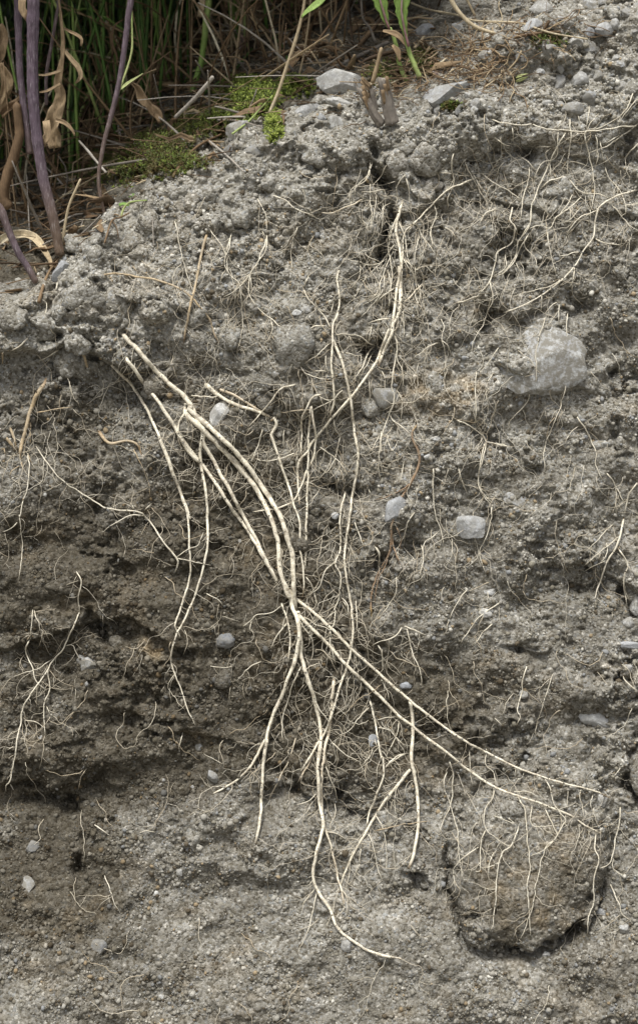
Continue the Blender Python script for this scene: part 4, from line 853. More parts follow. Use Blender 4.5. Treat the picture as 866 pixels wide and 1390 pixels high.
# ------------------------------------------------------------------ plants of the ragged top
def plant_mat(name, ramp, attr='hue', rough=.6, streak=None, spec=.3, bumpd=.0004):
    m, t, b = mat_new(name, rough, spec); g = NT(t)
    geo = g.n('ShaderNodeNewGeometry'); P = geo.outputs['Position']
    f = g.n('ShaderNodeAttribute', attribute_type='GEOMETRY', attribute_name=attr).outputs['Fac']
    c = g.ramp(f, ramp)
    mp = g.n('ShaderNodeMapping'); mp.inputs['Scale'].default_value = (1, 1, .12); g.l(P, mp.inputs['Vector'])
    n = g.noise(mp.outputs[0], 1500, 4, .65); n2 = g.noise(P, 160, 5, .65)
    c = g.mix(1.0, c, g.ramp(n, [(.3, (.68, .68, .68)), (.7, (1.25, 1.25, 1.25))]), 'MULTIPLY')
    c = g.mix(1.0, c, g.ramp(n2, [(.3, (.7, .68, .66)), (.7, (1.2, 1.2, 1.2))]), 'MULTIPLY')
    if streak: c = g.mix(g.ramp(n, [(.56, (0, 0, 0)), (.75, (.8, .8, .8))]), c, streak)
    g.l(c, b.inputs['Base Color']); g.bump(b, n, .6, bumpd); return m
M_STEM = plant_mat('purple_stem', [(0, (.17, .12, .08)), (.3, (.17, .125, .12)), (.5, (.155, .115, .13)), (1, (.122, .089, .116))], streak=(.42, .395, .39))
M_DRY = plant_mat('dry_plant', [(0, (.07, .045, .025)), (.35, (.17, .11, .06)), (.6, (.33, .24, .14)), (.85, (.52, .43, .28)), (1, (.68, .62, .46))], rough=.7)
M_GREY = plant_mat('grey_stalk', [(0, (.14, .12, .10)), (.5, (.28, .25, .21)), (1, (.50, .46, .40))], rough=.75)
M_GREEN = plant_mat('green_plant', [(0, (.015, .028, .012)), (.3, (.045, .085, .025)), (.6, (.10, .20, .04)), (.85, (.24, .36, .09)), (1, (.50, .55, .24))], rough=.5)
M_MOSS = plant_mat('moss', [(0, (.03, .025, .01)), (.25, (.10, .07, .02)), (.5, (.07, .10, .018)), (.8, (.19, .25, .035)), (1, (.34, .40, .08))], rough=.6)
M_LEAFRIB = plant_mat('leaf_midrib', [(0, (.25, .13, .13)), (1, (.46, .42, .34))])
M_SHELL = plant_mat('snail_shell', [(0, (.10, .06, .05)), (.45, (.22, .16, .14)), (.6, (.36, .30, .27)), (1, (.52, .46, .42))], rough=.35, spec=.5)

def rise(txt, d0=None, tilt=0.268, step_=4, dd=0.0):
    """trace of an upright thing, listed from its foot: vertical in the world, or tilted"""
    c = catmull(trace(txt), step_)
    if d0 is None: d0 = float(hit(c[:1, 0], c[:1, 1])[2][0])
    a, b = plane(c[:, 0], c[:, 1]); d = d0 + dd + (b - b[0]) * tilt
    return W(*pt(c[:, 0], c[:, 1], d)), c
def rest(txt, up_=.004, step_=4, arch=0.0, ends=None, stiff=26):
    """trace of a thing lying on the ground behind the edge"""
    c = catmull(trace(txt), step_); d = hit(c[:, 0], c[:, 1])[2]
    k = max(1, int(stiff / step_)); t = np.linspace(0, 1, len(c))
    lin = np.linspace(d[0], d[-1], len(c)); d = np.maximum(gsm(d, k), lin * .6 + gsm(d, k) * .4) + up_ + arch * np.sin(np.pi * t)
    if ends is not None: d = np.linspace(ends[0], ends[1], len(c)) + arch * np.sin(np.pi * t)
    return W(*pt(c[:, 0], c[:, 1], d)), c
def stalk_mesh(name, P, r0, r1, mat, hue, n=10, ridges=0, ridge_amp=.06, nodes=(), nod=.18, wob=.05, parent=None):
    m = len(P); t = np.linspace(0, 1, m); R = (r0 + (r1 - r0) * t) * S * (1 + wob * vnoise(t * m / 5 + random.uniform(0, 90), t * 0 + 4))
    for q in nodes: R = R * (1 + nod * np.exp(-((t - q) * m / 2.0) ** 2))
    ang = np.arange(n) * 2 * math.pi / n
    prof = 1 + (ridge_amp * np.sign(np.cos(ang * ridges)) * np.abs(np.cos(ang * ridges)) ** .5 if ridges else 0 * ang)
    prof = np.broadcast_to(prof, (m, n)) * (1 + .04 * np.random.default_rng(m).normal(size=(m, n)))
    V, f3, f4 = tube(P, R, n, prof); h = hue(t) if callable(hue) else np.full(m, hue)
    A = Acc(); A.add(V, f3, f4, np.concatenate([np.repeat(h, n), [h[0], h[-1]]]))
    o = link(name, A.mesh(name, mat, attr='hue'))
    if parent is not None: adopt(o, parent)
    return o
def leaf_mesh(name, P, wd, face, mat, hue, parent=None, **kw):
    nx = kw.get('nx', 5); V, f3, f4 = ribbon(P, np.asarray(wd) * S, face, **kw); m = len(P)
    h = hue(np.linspace(0, 1, m)) if callable(hue) else np.full(m, float(hue)); h = np.repeat(h, nx); h = np.concatenate([h, h])
    A = Acc(); A.add(V, None, f4, h); o = link(name, A.mesh(name, mat, attr='hue'))
    if parent is not None: adopt(o, parent)
    return o
def prof_w(m, pts): x = np.linspace(0, 1, m); q = np.array(pts, float); return np.interp(x, q[:, 0], q[:, 1])

# the purple stems
P, c = rise("T:322,650 285,450 235,250 205,60 P:182,560 176,350 178,150 182,0 X:47,-60 48,-140 52,-220", dd=.012)
st = empty('plant_stem', P[0], 'thick purple ribbed stem, the front and stoutest of the upright stems at left', 'plant stem')
stalk_mesh('stalk', P, 6.8, 8.6, M_STEM, lambda t: np.interp(t, [0, .1, .2, .3, 1], [0, .15, .6, .9, 1]), 24, 8, .05, (.27, .56), .12, parent=st)
for f_, sd in ((.27, 1), (.56, -1)):
    i = int(f_ * len(P)); q = P[i]; Q = np.array([q + AX * sd * .003, q + AX * sd * .007 + UP * .006 + NO * .002, q + AX * sd * .006 + UP * .015 + NO * .003])
    leaf_mesh('leaf_scar', catmull(Q, .002), 5, NO, M_DRY, .6, st, curl=.3, crumple=.4)
P, c = rise("P:160,820 128,560 108,380 102,200 98,60 96,0 X:22,-90 20,-200", d0=-.055)
st = empty('plant_stem', P[0], 'narrower purple stem close behind the stoutest one, at its left', 'plant stem')
stalk_mesh('stalk', P, 4.5, 5.5, M_STEM, lambda t: np.interp(t, [0, .2, 1], [.2, .8, .9]), 18, 6, .05, (.45,), .15, parent=st)
P, c = rise("T:565,455 548,380 532,300 530,220 545,120 565,20 P:590,640 640,430 670,230 688,80 700,0 X:180,-60 184,-160", dd=-.012)
st = empty('plant_stem', P[0], 'mauve slanting stem with a yellow straw wrapped along it', 'plant stem')
stalk_mesh('stalk', P, 2.2, 5.2, M_STEM, lambda t: np.interp(t, [0, .25, .45, 1], [.05, .25, .7, .75]), 16, 6, .05, (.3,), .1, parent=st)
P2, c = rise("P:556,780 575,690 605,590 640,480 680,370 706,270 708,180 704,0 X:179,-50", d0=-.09, dd=.03)
o = stalk_mesh('straw', P2, 1.7, 1.2, M_GREEN, lambda t: np.interp(t, [0, .5, .75, 1], [.98, 1, .9, .8]), 8); tag(o, 'yellow-green straw running along the front of the mauve stem', 'straw')
P2, c = rise("P:640,480 690,440 730,415 765,392", d0=-.06)
o = leaf_mesh('straw', P2, prof_w(len(P2), [(0, 1.2), (.4, 2.2), (1, .3)]), NO, M_GREEN, 1.0, curl=.3); tag(o, 'short pale yellow straw blade splitting off to the right of the mauve stem', 'straw')
P, c = rise("T:195,800 150,720 100,640 40,500 0,400 X:-14,268 -25,230", dd=.012, tilt=.3)
o = stalk_mesh('plant_stem', P, 4.2, 5.2, M_STEM, lambda t: np.interp(t, [0, .2, .5, 1], [.1, .6, .35, .1]), 16, 6, .05, (.6,), .1); tag(o, 'greyish purple stem stub leaning in from the left margin', 'plant stem')
P, c = rise("P:800,540 778,420 765,300 758,100 745,0 X:187,-80", dd=-.02)
o = stalk_mesh('plant_stem', P, 3.2, 4.6, M_GREEN, lambda t: np.interp(t, [0, .3, 1], [.75, .95, .9]), 14, 5, .05, (.5,)); tag(o, 'pale grey-green stalk just right of the mauve stem', 'plant stem')
P, c = rise("Q:240,500 262,420 285,350 295,290 308,190 318,80 328,0 X:285,-80", dd=-.005)
st = empty('plant_stem', P[0], 'yellow-green jointed stalk with torn bark standing above the pale broken twig', 'plant stem')
stalk_mesh('stalk', P, 4.2, 5.2, M_GREEN, lambda t: np.interp(t, [0, .4, 1], [.72, .88, .92]), 14, 5, .05, (.45, .8), .15, parent=st)
i = int(.48 * len(P)); Q = P[i:i + 12] + AX * -.0045 + NO * .002
leaf_mesh('bark_strip', Q, 4.5, NO - AX * .5, M_DRY, .78, st, curl=.25, crumple=.3, thick=.0012); i = int(.78 * len(P)); Q = P[i:i + 8] + NO * .004
leaf_mesh('bark_strip', Q, 5, NO, M_DRY, .98, st, curl=.25, crumple=.5, thick=.001)
P, c = rise("Q:655,600 700,490 750,340 790,220 820,110 840,0 X:420,-70", dd=.004)
st = empty('grass_stalk', P[0], 'slender pinkish tan stalk with a bright green blade, above the moss', 'grass stalk')
stalk_mesh('stalk', P, 2.4, 2.0, M_DRY, lambda t: np.interp(t, [0, .3, 1], [.9, .8, .75]), 10, 0, nodes=(.45,), parent=st)
Q2, c = rise("R:35,95 60,65 95,40 150,-10 X:450,-30", d0=float((P[-1] - O) @ NO) - .005)
leaf_mesh('blade', Q2, prof_w(len(Q2), [(0, 1), (.3, 5), (.7, 5.5), (1, 2)]), NO + UP * .4, M_GREEN, .86, st, curl=.25)
for txt, r0, r1, mat, hue, lab, kw in [
    ("Q:0,285 30,215 60,170 120,85 200,0 X:262,-40", 2.2, 1.4, M_GREEN, .93, 'bent greenish straw left of the torn-bark stalk', {}),
    ("P:575,540 568,380 562,250 556,130 548,0 X:138,-60", 4.5, 4.5, M_GREY, .15, 'dim grey upright stem in the shade behind the mauve stem', {'dd': -.03}),
    ("Q:492,290 470,200 440,110 390,0 X:290,-50", 3.0, 3.4, M_DRY, .12, 'dark brown leaning stem in the shade right of the torn-bark stalk', {'dd': -.02}),
    ("P:250,560 250,400 275,250 305,80 318,0 X:84,-50", 2.6, 2.4, M_STEM, .35, 'thin dull mauve stem behind the withered hanging leaf', {'d0': -.08}),
    ("T:45,400 20,340 40,230 75,130 100,40 P:105,700 90,560", 8.5, 6, M_DRY, .32, 'thick withered brown stalk at the left margin behind the purple stems', {'d0': -.06}),
    ("P:95,480 70,370 45,260 30,190 X:2,20 -5,-30", 1.8, 1.2, M_GREEN, .8, 'thin bright green stalk at the far left', {'d0': -.09}),
    ("T:330,640 345,520 368,400 400,320 432,250", 2.2, 1.6, M_DRY, .85, 'upright tan straw beside the foot of the stoutest stem', {'dd': .006}),
    ("R:20,420 45,310 65,190 80,80 85,0", 1.6, 1.4, M_DRY, .72, 'thin tan straw upright right of the pinkish stalk', {}),
    ("R:430,225 400,150 365,100 355,0 X:490,-40", 2.0, 1.6, M_GREY, .35, 'thin grey straw bending up left of the green leaves', {}),
    ("R:60,240 130,215 185,140 215,70 220,0 X:457,-30", 2.2, 1.8, M_DRY, .55, 'curved tan stalk rising behind the pinkish stalk', {'tilt': .15}),
    ("S:232,148 150,120 90,72 40,0 X:604,-30", 2.4, 3.4, M_DRY, .86, 'thick tan root stalk bending up at the top right', {'tilt': .1}),
    ("S:145,70 120,20 105,-10", 1.8, 1.6, M_DRY, .8, 'short tan stalk beside the bending root stalk', {}),
]:
    P, c = rise(txt, **kw); o = stalk_mesh('dry_stalk' if mat is not M_GREEN else 'green_stalk', P, r0, r1, mat, hue, 9, 4, .05); tag(o, lab, 'stalk')
# twigs and straws that lie on the ground
for txt, r0, r1, mat, hue, lab, kw in [
    ("Q:150,628 230,550 300,475 350,412", 2.6, 3.2, M_GREY, .95, 'pale broken twig slanting up from the left moss', {'ends': (-.075, -.05)}),
    ("Q:352,352 450,350 590,347", 1.7, 1.4, M_DRY, 1.0, 'straight bright white straw lying level behind the moss', {}),
    ("Q:10,352 120,350 230,350 345,353", 1.4, 1.6, M_GREY, .7, 'thin grey straw in line with the bright white one', {}),
    ("Q:0,300 60,298 120,305 230,318 300,332 350,350 382,395", 1.6, 2.0, M_DRY, .6, 'thin brown twig crossing the torn-bark stalk', {'arch': .012}),
    ("Q:100,195 250,140 450,85 650,20", 7, 6, M_DRY, .45, 'thick dead brown stalk lying across the shade at the back', {'up_': .012}),
    ("P:385,685 440,630 480,585 530,522 600,490", 2.2, 1.6, M_DRY, .62, 'brown twig rising right toward the mauve stem', {'arch': .006}),
    ("P:330,775 390,745 450,722 520,695 570,675", 3.4, 3.8, M_GREY, .55, 'stout grey twig on the ground left of the mauve stem', {}),
    ("P:430,760 440,710 480,680 525,652", 1.6, 1.2, M_DRY, .7, 'crooked thin tan twig over the stout grey twig', {}),
    ("P:400,690 480,650 560,600", 2.4, 2.6, M_GREY, .35, 'dim grey twig behind the stout grey twig', {}),
    ("P:0,702 40,725 90,770", 1.8, 1.6, M_DRY, .88, 'pale straw stub lying at the left margin', {}),
    ("T:425,45 470,95 510,145 568,212", 1.7, 1.9, M_GREY, .95, 'pale grey straw slanting in front of the mauve stem foot', {'ends': (-.07, -.05)}),
    ("T:378,245 430,228 500,202", 1.7, 1.5, M_DRY, .7, 'short tan twig leaning on the upright tan straw', {}),
    ("T:300,550 360,528 450,498", 1.7, 1.3, M_DRY, .82, 'pale tan straw lying on the edge by the stoutest stem', {}),
    ("T:210,905 240,800 280,720 345,650", 2.6, 1.8, M_DRY, .42, 'brown crooked rootstock at the foot of the stoutest stem', {}),
    ("R:130,392 210,360 280,328 380,280 495,228", 2.8, 3.4, M_GREY, .42, 'grey-brown stick lying above the large wedge-shaped stone', {}),
    ("R:415,442 430,390 445,330 462,258", 3.0, 2.4, M_DRY, .66, 'orange-brown twig end standing behind the woody stub', {'ends': (-.03, -.02)}),
    ("R:340,245 420,140 380,100 290,180", 3, 4, M_DRY, .4, 'thick brown litter stalk in the shade above the grey-brown stick', {}),
    ("R:620,15 720,52 866,80 S:150,92 330,100 430,130 500,150 640,172", 1.5, 1.2, M_DRY, .88, 'long yellow straw crossing the top right slope', {'up_': .008}),
    ("S:320,165 400,150 520,140", 2.2, 2.0, M_DRY, .3, 'brown twig under the long yellow straw', {}),
    ("S:472,92 460,112 448,132", 2.6, 2.0, M_DRY, .2, 'short dark broken twig sticking up by the pale bluish stone', {}),
    ("S:268,255 262,310 252,360 236,402", 2.0, 2.6, M_DRY, 1.0, 'bright pale straw piece standing out of the gravel', {'ends': (-.02, -.012)}),
    ("S:350,225 330,265 290,310", 1.4, 1.0, M_DRY, .75, 'thin tan straw right of the bright straw piece', {}),
    ("S:185,388 230,355 260,330", 1.4, 1.0, M_DRY, .8, 'short tan straw left of the bright straw piece', {}),
    ("Q:520,445 590,425 660,395", 1.4, 1.2, M_DRY, .55, 'thin brown straw over the moss hump', {}),
    ("Q:455,715 540,650 600,585 670,510", 1.5, 1.1, M_GREEN, .92, 'light green grass blade slanting over the dusty stone', {'up_': .012}),
    ("Q:300,500 400,430 470,370 560,260", 2.4, 1.6, M_GREEN, .42, 'dark green blade leaning in the shade behind the moss', {'up_': .01}),
    ("Q:200,440 240,385 330,330 460,292", 1.8, 1.2, M_GREEN, .66, 'green blade arching behind the torn-bark stalk', {'arch': .01}),
    ("P:335,92 400,58 480,48 560,90 650,150 740,200", 2.0, 1.4, M_GREEN, .72, 'green stalk arching across the dark gap at upper left', {'ends': (-.24, -.2), 'arch': .02}),
    ("Q:650,300 700,255 740,225 800,190", 1.7, 1.4, M_GREY, .8, 'pale forked twig left of the pinkish stalk', {}),
    ("Q:670,205 710,175 760,155 810,100", 1.4, 1.0, M_GREEN, .55, 'thin dull green tendril left of the pinkish stalk', {}),
    ("Q:550,180 640,175 720,240 750,320", 1.6, 1.0, M_GREEN, .5, 'thin green tendril looping in the shade above the moss', {}),
    ("R:0,240 60,245 105,300 150,372", 1.5, 1.3, M_DRY, .75, 'thin curling tan stem above the wedge-shaped stone', {'arch': .008}),
    ("R:190,262 200,225 235,212 255,235 240,262", 1.2, 1.0, M_DRY, .7, 'small curled tendril loop above the wedge-shaped stone', {'arch': .006}),
    ("R:95,320 140,260 200,250 265,285 275,330", 1.4, 1.0, M_DRY, .5, 'brown curled tendril below the small loop', {'arch': .008}),
    ("R:600,105 650,92 710,82", 1.6, 1.2, M_DRY, .9, 'pale straw bit above the blue-grey rounded stone', {}),
    ("R:640,255 660,235 690,195", 2.2, 1.8, M_DRY, .85, 'short pale straw stub beside the blue-grey rounded stone', {}),
    ("R:770,345 810,310", 1.6, 1.4, M_DRY, .92, 'tiny pale straw above the snail shell', {}),
    ("T:560,590 600,470 640,455 690,430", 1.4, 1.2, M_DRY, .4, 'brown stalk lying along the edge below the dark moss', {}),
    ("C:470,180 500,135 540,95 600,65", 2.4, 1.8, M_DRY, .35, 'reddish brown twig on the edge left of the dark flat stone', {}),
    ("C:395,105 440,108 490,112", 2.4, 2.0, M_GREY, .2, 'grey-brown twig stub lying on the dark moss', {}),
    ("P:100,560 130,600 120,660 100,700 105,760", 2.2, 1.6, M_DRY, .3, 'withered tendril tangled left of the stoutest stem', {}),
]:
    P, c = rest(txt, **kw); nm = 'straw' if 'straw' in lab else ('wild_grass' if mat is M_GREEN else ('tendril' if 'tendril' in lab or 'curl' in lab else 'twig'))
    o = stalk_mesh(nm, P, r0, r1, mat, hue, 8, 3, .08, wob=.25); tag(o, lab, nm.replace('_', ' '))
# a tiny seedling on the edge
P, c = rest("T:650,455 660,410 690,375 740,365 785,362", arch=.004)
sd_ = empty('seedling', P[0], 'tiny green seedling curving over the bare edge at left', 'seedling'); stalk_mesh('stalk', P, 1.6, 1.0, M_GREEN, lambda t: 1 - .1 * t, 7, parent=sd_)
for x, y in ((690, 345), (640, 392)):
    q = hitW(0 + x / 3.936, 180 + y / 3.936) + NO * .003; leaf_mesh('seed_leaf', catmull(np.array([q, q + AX * .003 + UP * .001, q + AX * .007]), .0012), [1, 3.4, 3.8, 2.5, 1][:5] if False else 3.0, UP + NO, M_GREEN, .7, sd_, curl=.2)

# withered leaves
def dry_leaf(label, txt, wpts, hue, d0=None, face=NO, curl=.55, twist=.6, crumple=.5, kind='rise', arms=(), **kw):
    P, c = rise(txt, d0, **kw) if kind == 'rise' else rest(txt, **kw)
    r_ = empty('withered_leaf', P[0], label, 'withered leaf')
    leaf_mesh('blade', P, .78 * prof_w(len(P), wpts), face, M_DRY, hue, r_, curl=curl, twist=twist, crumple=crumple * 2.0, nx=9, seed=len(P), thick=.0006)
    dref = float((P[len(P) // 2] - O) @ NO)
    for at, aw, ah in arms:
        Q, c = rise(at, dref + .003, tilt=.1); leaf_mesh('lobe', Q, prof_w(len(Q), aw) * .75, NO, M_DRY, ah, r_, curl=.6, crumple=.5, nx=7, twist=.8, thick=.0006)
    return r_
dry_leaf('long withered brown leaf with curled lobes hanging beside the stoutest stem', "P:300,790 285,700 300,620 330,520 318,430 335,330 342,230 332,110 318,0 X:78,-30",
         [(0, 11), (.12, 16), (.22, 13), (.32, 9), (.45, 5), (.6, 5), (.75, 4), (.85, 2), (1, 1.5)], .62, d0=-.055, curl=.7, twist=.9, crumple=.6,
         arms=[("P:348,270 385,320 420,365 432,410 405,445", [(0, 3), (.5, 5), (.8, 4), (1, 1)], .64), ("P:342,150 380,172 415,190 438,212 434,246", [(0, 2), (.6, 3.5), (1, 1.5)], .6), ("P:200,398 240,402 290,392 330,378", [(0, 1), (.5, 2.5), (1, 3)], .62), ("P:212,492 250,488 290,470 325,450", [(0, 1), (.5, 2.5), (1, 3)], .55), ("P:300,640 350,660 390,700 400,725", [(0, 4), (.5, 4), (1, 1)], .6)])
dry_leaf('crumpled tan leaf at the upper left margin', "P:0,340 30,400 42,450 20,520 0,570 X:-6,160", [(0, 5), (.3, 11), (.6, 9), (1, 3)], .6, curl=.5, d0=-.05)
dry_leaf('folded brown leaf at the left margin below the top', "P:0,130 20,180 12,250 5,310 X:-8,90", [(0, 6), (.4, 10), (1, 3)], .5, curl=.5, d0=-.05)
dry_leaf('wrinkled leaf tangle at the left margin behind the stems', "P:0,610 30,590 70,560 110,530 140,500", [(0, 9), (.4, 8), (.8, 6), (1, 3)], .38, crumple=.9, d0=-.06)
dry_leaf('crumpled brown leaf right of the mauve stem', "P:700,440 740,475 760,530 800,580 845,625 855,660", [(0, 2), (.3, 8), (.6, 11), (.85, 8), (1, 3)], .5, crumple=.9, d0=-.10, tilt=.1)
dry_leaf('broad brown leaf in the shade behind the pinkish stalk', "Q:720,420 760,360 800,310 866,240 R:60,180 100,120", [(0, 4), (.4, 11), (.8, 8), (1, 3)], .42, kind='rest', up_=.006)
dry_leaf('rolled straw-coloured leaf bent over at the left margin', "T:0,585 40,560 100,548 160,552 200,580 235,630 268,690 X:69,362", [(0, 7), (.3, 8), (.6, 7), (.85, 5), (1, 2)], lambda t: .95 - .25 * t, kind='rest', up_=.012, curl=.9, crumple=.35)
dry_leaf('small dark brown leaf hanging at the dark gap in the upper left', "P:660,105 620,130 600,180 600,240 625,300 628,350", [(0, 1), (.5, 3.5), (1, 1)], .3, d0=-.14)
for lab, txt, hue in [('small reddish leaf in the shade above the moss', "Q:515,275 505,235 500,205 490,180", 0), ('dull pink-green leaf above the small reddish one', "Q:535,160 550,120 560,70", 1)]:
    P, c = rise(txt, tilt=.2); o = leaf_mesh('shaded_leaf', P, prof_w(len(P), [(0, 1), (.4, 7), (.7, 6), (1, 1)]), NO, M_LEAFRIB, .25 + .3 * hue, curl=.3, crumple=.2); tag(o, lab, 'leaf')

# young green plant with two leaves
P, c = rise("R:668,415 640,350 615,290 600,235 590,200", dd=.004)
pl = empty('young_plant', P[0], 'young plant with two upright bright green leaves on brownish stalks', 'plant')
stalk_mesh('leaf_stalk', P, 3.6, 2.6, M_GREEN, lambda t: .95 - .1 * t, 10, 4, .06, parent=pl); d1 = float((P[-1] - O) @ NO)
P2, c = rise("R:600,430 575,385 558,335 548,270 525,190 508,150", dd=.002); stalk_mesh('leaf_stalk', P2, 3.4, 2.6, M_GREEN, lambda t: np.interp(t, [0, .4, 1], [.95, .85, .9]), 10, 4, .06, parent=pl); d2 = float((P2[-1] - O) @ NO)
for txt, d_, wp in [("R:608,250 592,190 578,120 570,60 572,0 X:546,-25 548,-60", d1, [(0, 1), (.12, 2.5), (.3, 6.5), (.55, 11.5), (.8, 12), (1, 2)]), ("R:506,158 490,120 472,60 455,0 X:511,-30 506,-70", d2, [(0, 1.5), (.15, 5), (.35, 11), (.6, 13.5), (.8, 12), (1, 1.5)])]:
    Q, c = rise(txt, d_, tilt=.35); m = len(Q); wv_ = prof_w(m, wp) * (1 + .10 * np.sign(np.sin(np.arange(m) * 2.1)))
    leaf_mesh('leaf', Q, wv_, NO, M_GREEN, .80, pl, curl=.30, crumple=.10, nx=9, thick=.0005)
    stalk_mesh('midrib', Q + NO * .0009, 1.9, .7, M_LEAFRIB, lambda t: t, 7, parent=pl)
for txt, w0 in [("R:470,165 510,175 560,200 600,250", 5), ("R:520,240 550,280 560,330", 4.5), ("R:600,240 612,280 620,300", 4)]:
    Q, c = rise(txt, d2 + .004, tilt=.1); leaf_mesh('sheath', Q, prof_w(len(Q), [(0, 1.5), (.4, w0), (1, 1.5)]), NO + UP * .5, M_DRY, .52, pl, curl=.5, crumple=.5, nx=7, thick=.0006)
for x, y, rr in ((456, 214, 3.6), (520, 214, 4.2)):
    o = link('root_collar', new_mesh('root_collar', *lump(x, 2, .2), M_ROOT)); o.matrix_world = oriented(400 + x / 3.936, y / 3.936, d2 + .004, rr * 1.6, rr, rr, 0); fattr(o.data, 'brown', np.full(len(o.data.vertices), .0)); mw = o.matrix_world.copy(); adopt(o, pl); o.matrix_world = mw

# woody stubs
def stub(label, txt, r0, r1, seed):
    P, c = rise(txt, tilt=.32, dd=.006, step_=2.5); m = len(P); n = 26; t = np.linspace(0, 1, m); ang = np.arange(n) * 2 * math.pi / n
    prof = 1 + .16 * fbm(ang[None] * 2.2 + 0 * t[:, None], t[:, None] * 2.2 + 0 * ang[None], 3, seed) + .07 * np.sign(np.sin(ang * 7))[None]
    V, f3, f4 = tube(P, (r0 + (r1 - r0) * t) * S, n, prof)
    up = P[-1] - P[-2]; up /= np.linalg.norm(up); top = V[(m - 1) * n:m * n]; top += up * (np.random.default_rng(seed).random((n, 1)) ** 2) * .0045
    r_ = empty('woody_stub', P[0], label, 'woody stub'); A = Acc(); A.add(V, f3, f4, np.concatenate([np.repeat(.14 + .22 * np.random.default_rng(seed).random(m), n), [.3, .75]]))
    adopt(link('bark', A.mesh('bark', M_GREY, attr='hue')), r_)
    for k_ in range(3):
        q = P[int(m * (.45 + .15 * k_))] + AX * (-.5 + .5 * k_) * r0 * S + NO * r0 * S * .8; leaf_mesh('bark_flake', catmull(np.array([q, q + up * .004 + NO * .0006, q + up * .009 + NO * .0016]), .0012), 2.2, NO, M_DRY, .5, r_, curl=.2, crumple=.4, thick=.0007)
stub('upright grey-brown woody stub with a jagged top, right one of the pair', "R:520,660 505,600 490,520 475,440", 8.8, 7.6, 3)
stub('slanting weathered woody stub beside the upright one', "R:465,665 430,620 395,560 360,490", 6.2, 5.2, 4)
stub('thin split woody stub rising between the two thick stubs', "R:430,590 415,530 400,470 372,440", 4.6, 3.6, 5)

# snail shell
def snail(u, v, R0):
    root_d = float(hit(np.array([float(u)]), np.array([float(v)]))[2][0]) + R0 * S * .75
    cpos = W(*pt(u, v, root_d)); th = np.linspace(0, 2 * math.pi * 3.6, 130); k = np.exp((th - th[-1]) * .125)
    ax_ = NO * .75 + UP * .45 + AX * .3; ax_ /= np.linalg.norm(ax_); e1 = np.cross(ax_, UP); e1 /= np.linalg.norm(e1); e2 = np.cross(ax_, e1)
    rad = R0 * S * .58 * k; P = cpos + (np.cos(th) * rad)[:, None] * e1 + (np.sin(th) * rad)[:, None] * e2 + ax_ * (R0 * S * .55 * (1 - k))[:, None] + AX * 0
    V, f3, f4 = tube(P, R0 * S * .47 * k, 18); ang = np.arange(18)
    hue = .5 + .45 * np.sin(ang * 1.25)[None] * np.ones((130, 1)) + .15 * vnoise(th * 4, th * 0)[:, None]
    r_ = empty('snail_shell', cpos, 'small brown striped snail shell lying above the long slab stone', 'snail shell')
    A = Acc(); A.add(V, f3, f4, np.concatenate([np.clip(hue, 0, 1).ravel(), [.3, .1]])); adopt(link('whorl', A.mesh('whorl', M_SHELL, attr='hue')), r_)
    q = P[-1]; tt = P[-1] - P[-2]; tt /= np.linalg.norm(tt); s1 = np.cross(tt, ax_); a8 = np.linspace(0, 2 * math.pi, 20); ring = q + (np.cos(a8) * R0 * S * .48)[:, None] * ax_ + (np.sin(a8) * R0 * S * .48)[:, None] * s1
    V, f3, f4 = tube(ring, R0 * S * .06, 6); A = Acc(); A.add(V, f3, f4, np.full(len(V), .8)); adopt(link('lip', A.mesh('lip', M_SHELL, attr='hue')), r_)
snail(592, 100, 11.5)
# seed husk
P, c = rest("S:325,352 350,342 378,332", up_=.003); hk = empty('seed_husk', P[0], 'yellow seed husk lying in the gravel right of the straw piece', 'husk')
for s_ in (-1, 1): leaf_mesh('glume', P + UP * s_ * .0012, prof_w(len(P), [(0, 1), (.4, 3), (1, .4)]), NO + UP * s_, M_GREEN, 1.0, hk, curl=.5)

# ---- moss cushions: leaflets on short shoots
def moss(label, u, v, ru, rv, n, hue, ln=3.0, height=4.0):
    A = Acc(); k_ = 0; n = int(n * 1.7); xy = []
    while k_ < n:
        x, y = random.gauss(0, .5), random.gauss(0, .5)
        if x * x + y * y > 1.1: continue
        k_ += 1; xy.append((x, y))
    xy = np.array(xy); bases = W(*hit(u + xy[:, 0] * ru, v + xy[:, 1] * rv, HB))
    for (x, y), base in zip(xy, bases):
        h = 1.9 * height * S * random.uniform(.5, 1.3) * (1.2 - x * x - y * y); dirv = NO * .55 + UP * .6 + AX * random.gauss(0, .5) + UP * random.gauss(0, .3); dirv /= np.linalg.norm(dirv); hu = min(1, max(0, hue + random.gauss(0, .17)))
        nl = random.randrange(7, 12)
        for j in range(nl):
            t = (j + .5) / nl; p = base + dirv * h * t; ph = j * 2.4 + random.random(); s1 = np.cross(dirv, UP + AX * .3); s1 /= np.linalg.norm(s1); s2 = np.cross(dirv, s1)
            o_ = (s1 * math.cos(ph) + s2 * math.sin(ph)) * .85 + dirv * .55; L = 1.35 * ln * S * random.uniform(.6, 1.2); w_ = np.cross(o_, dirv); w_ = w_ / (np.linalg.norm(w_) + 1e-9) * L * .2
            tip = p + o_ * L; mid = p + o_ * L * .45 + dirv * L * .08
            A.add(np.array([p, mid + w_, tip, mid - w_]), None, np.array([[0, 1, 2, 3]]), np.full(4, min(1, hu * (.75 + .4 * t))))
    o = link('moss_cushion', A.mesh('moss_cushion', M_MOSS, False, attr='hue')); return tag(o, label, 'moss')
moss('bright green moss hump on the edge above the half-buried dusty stone', 335, 133, 50, 30, 700, .66, 3.4, 9)
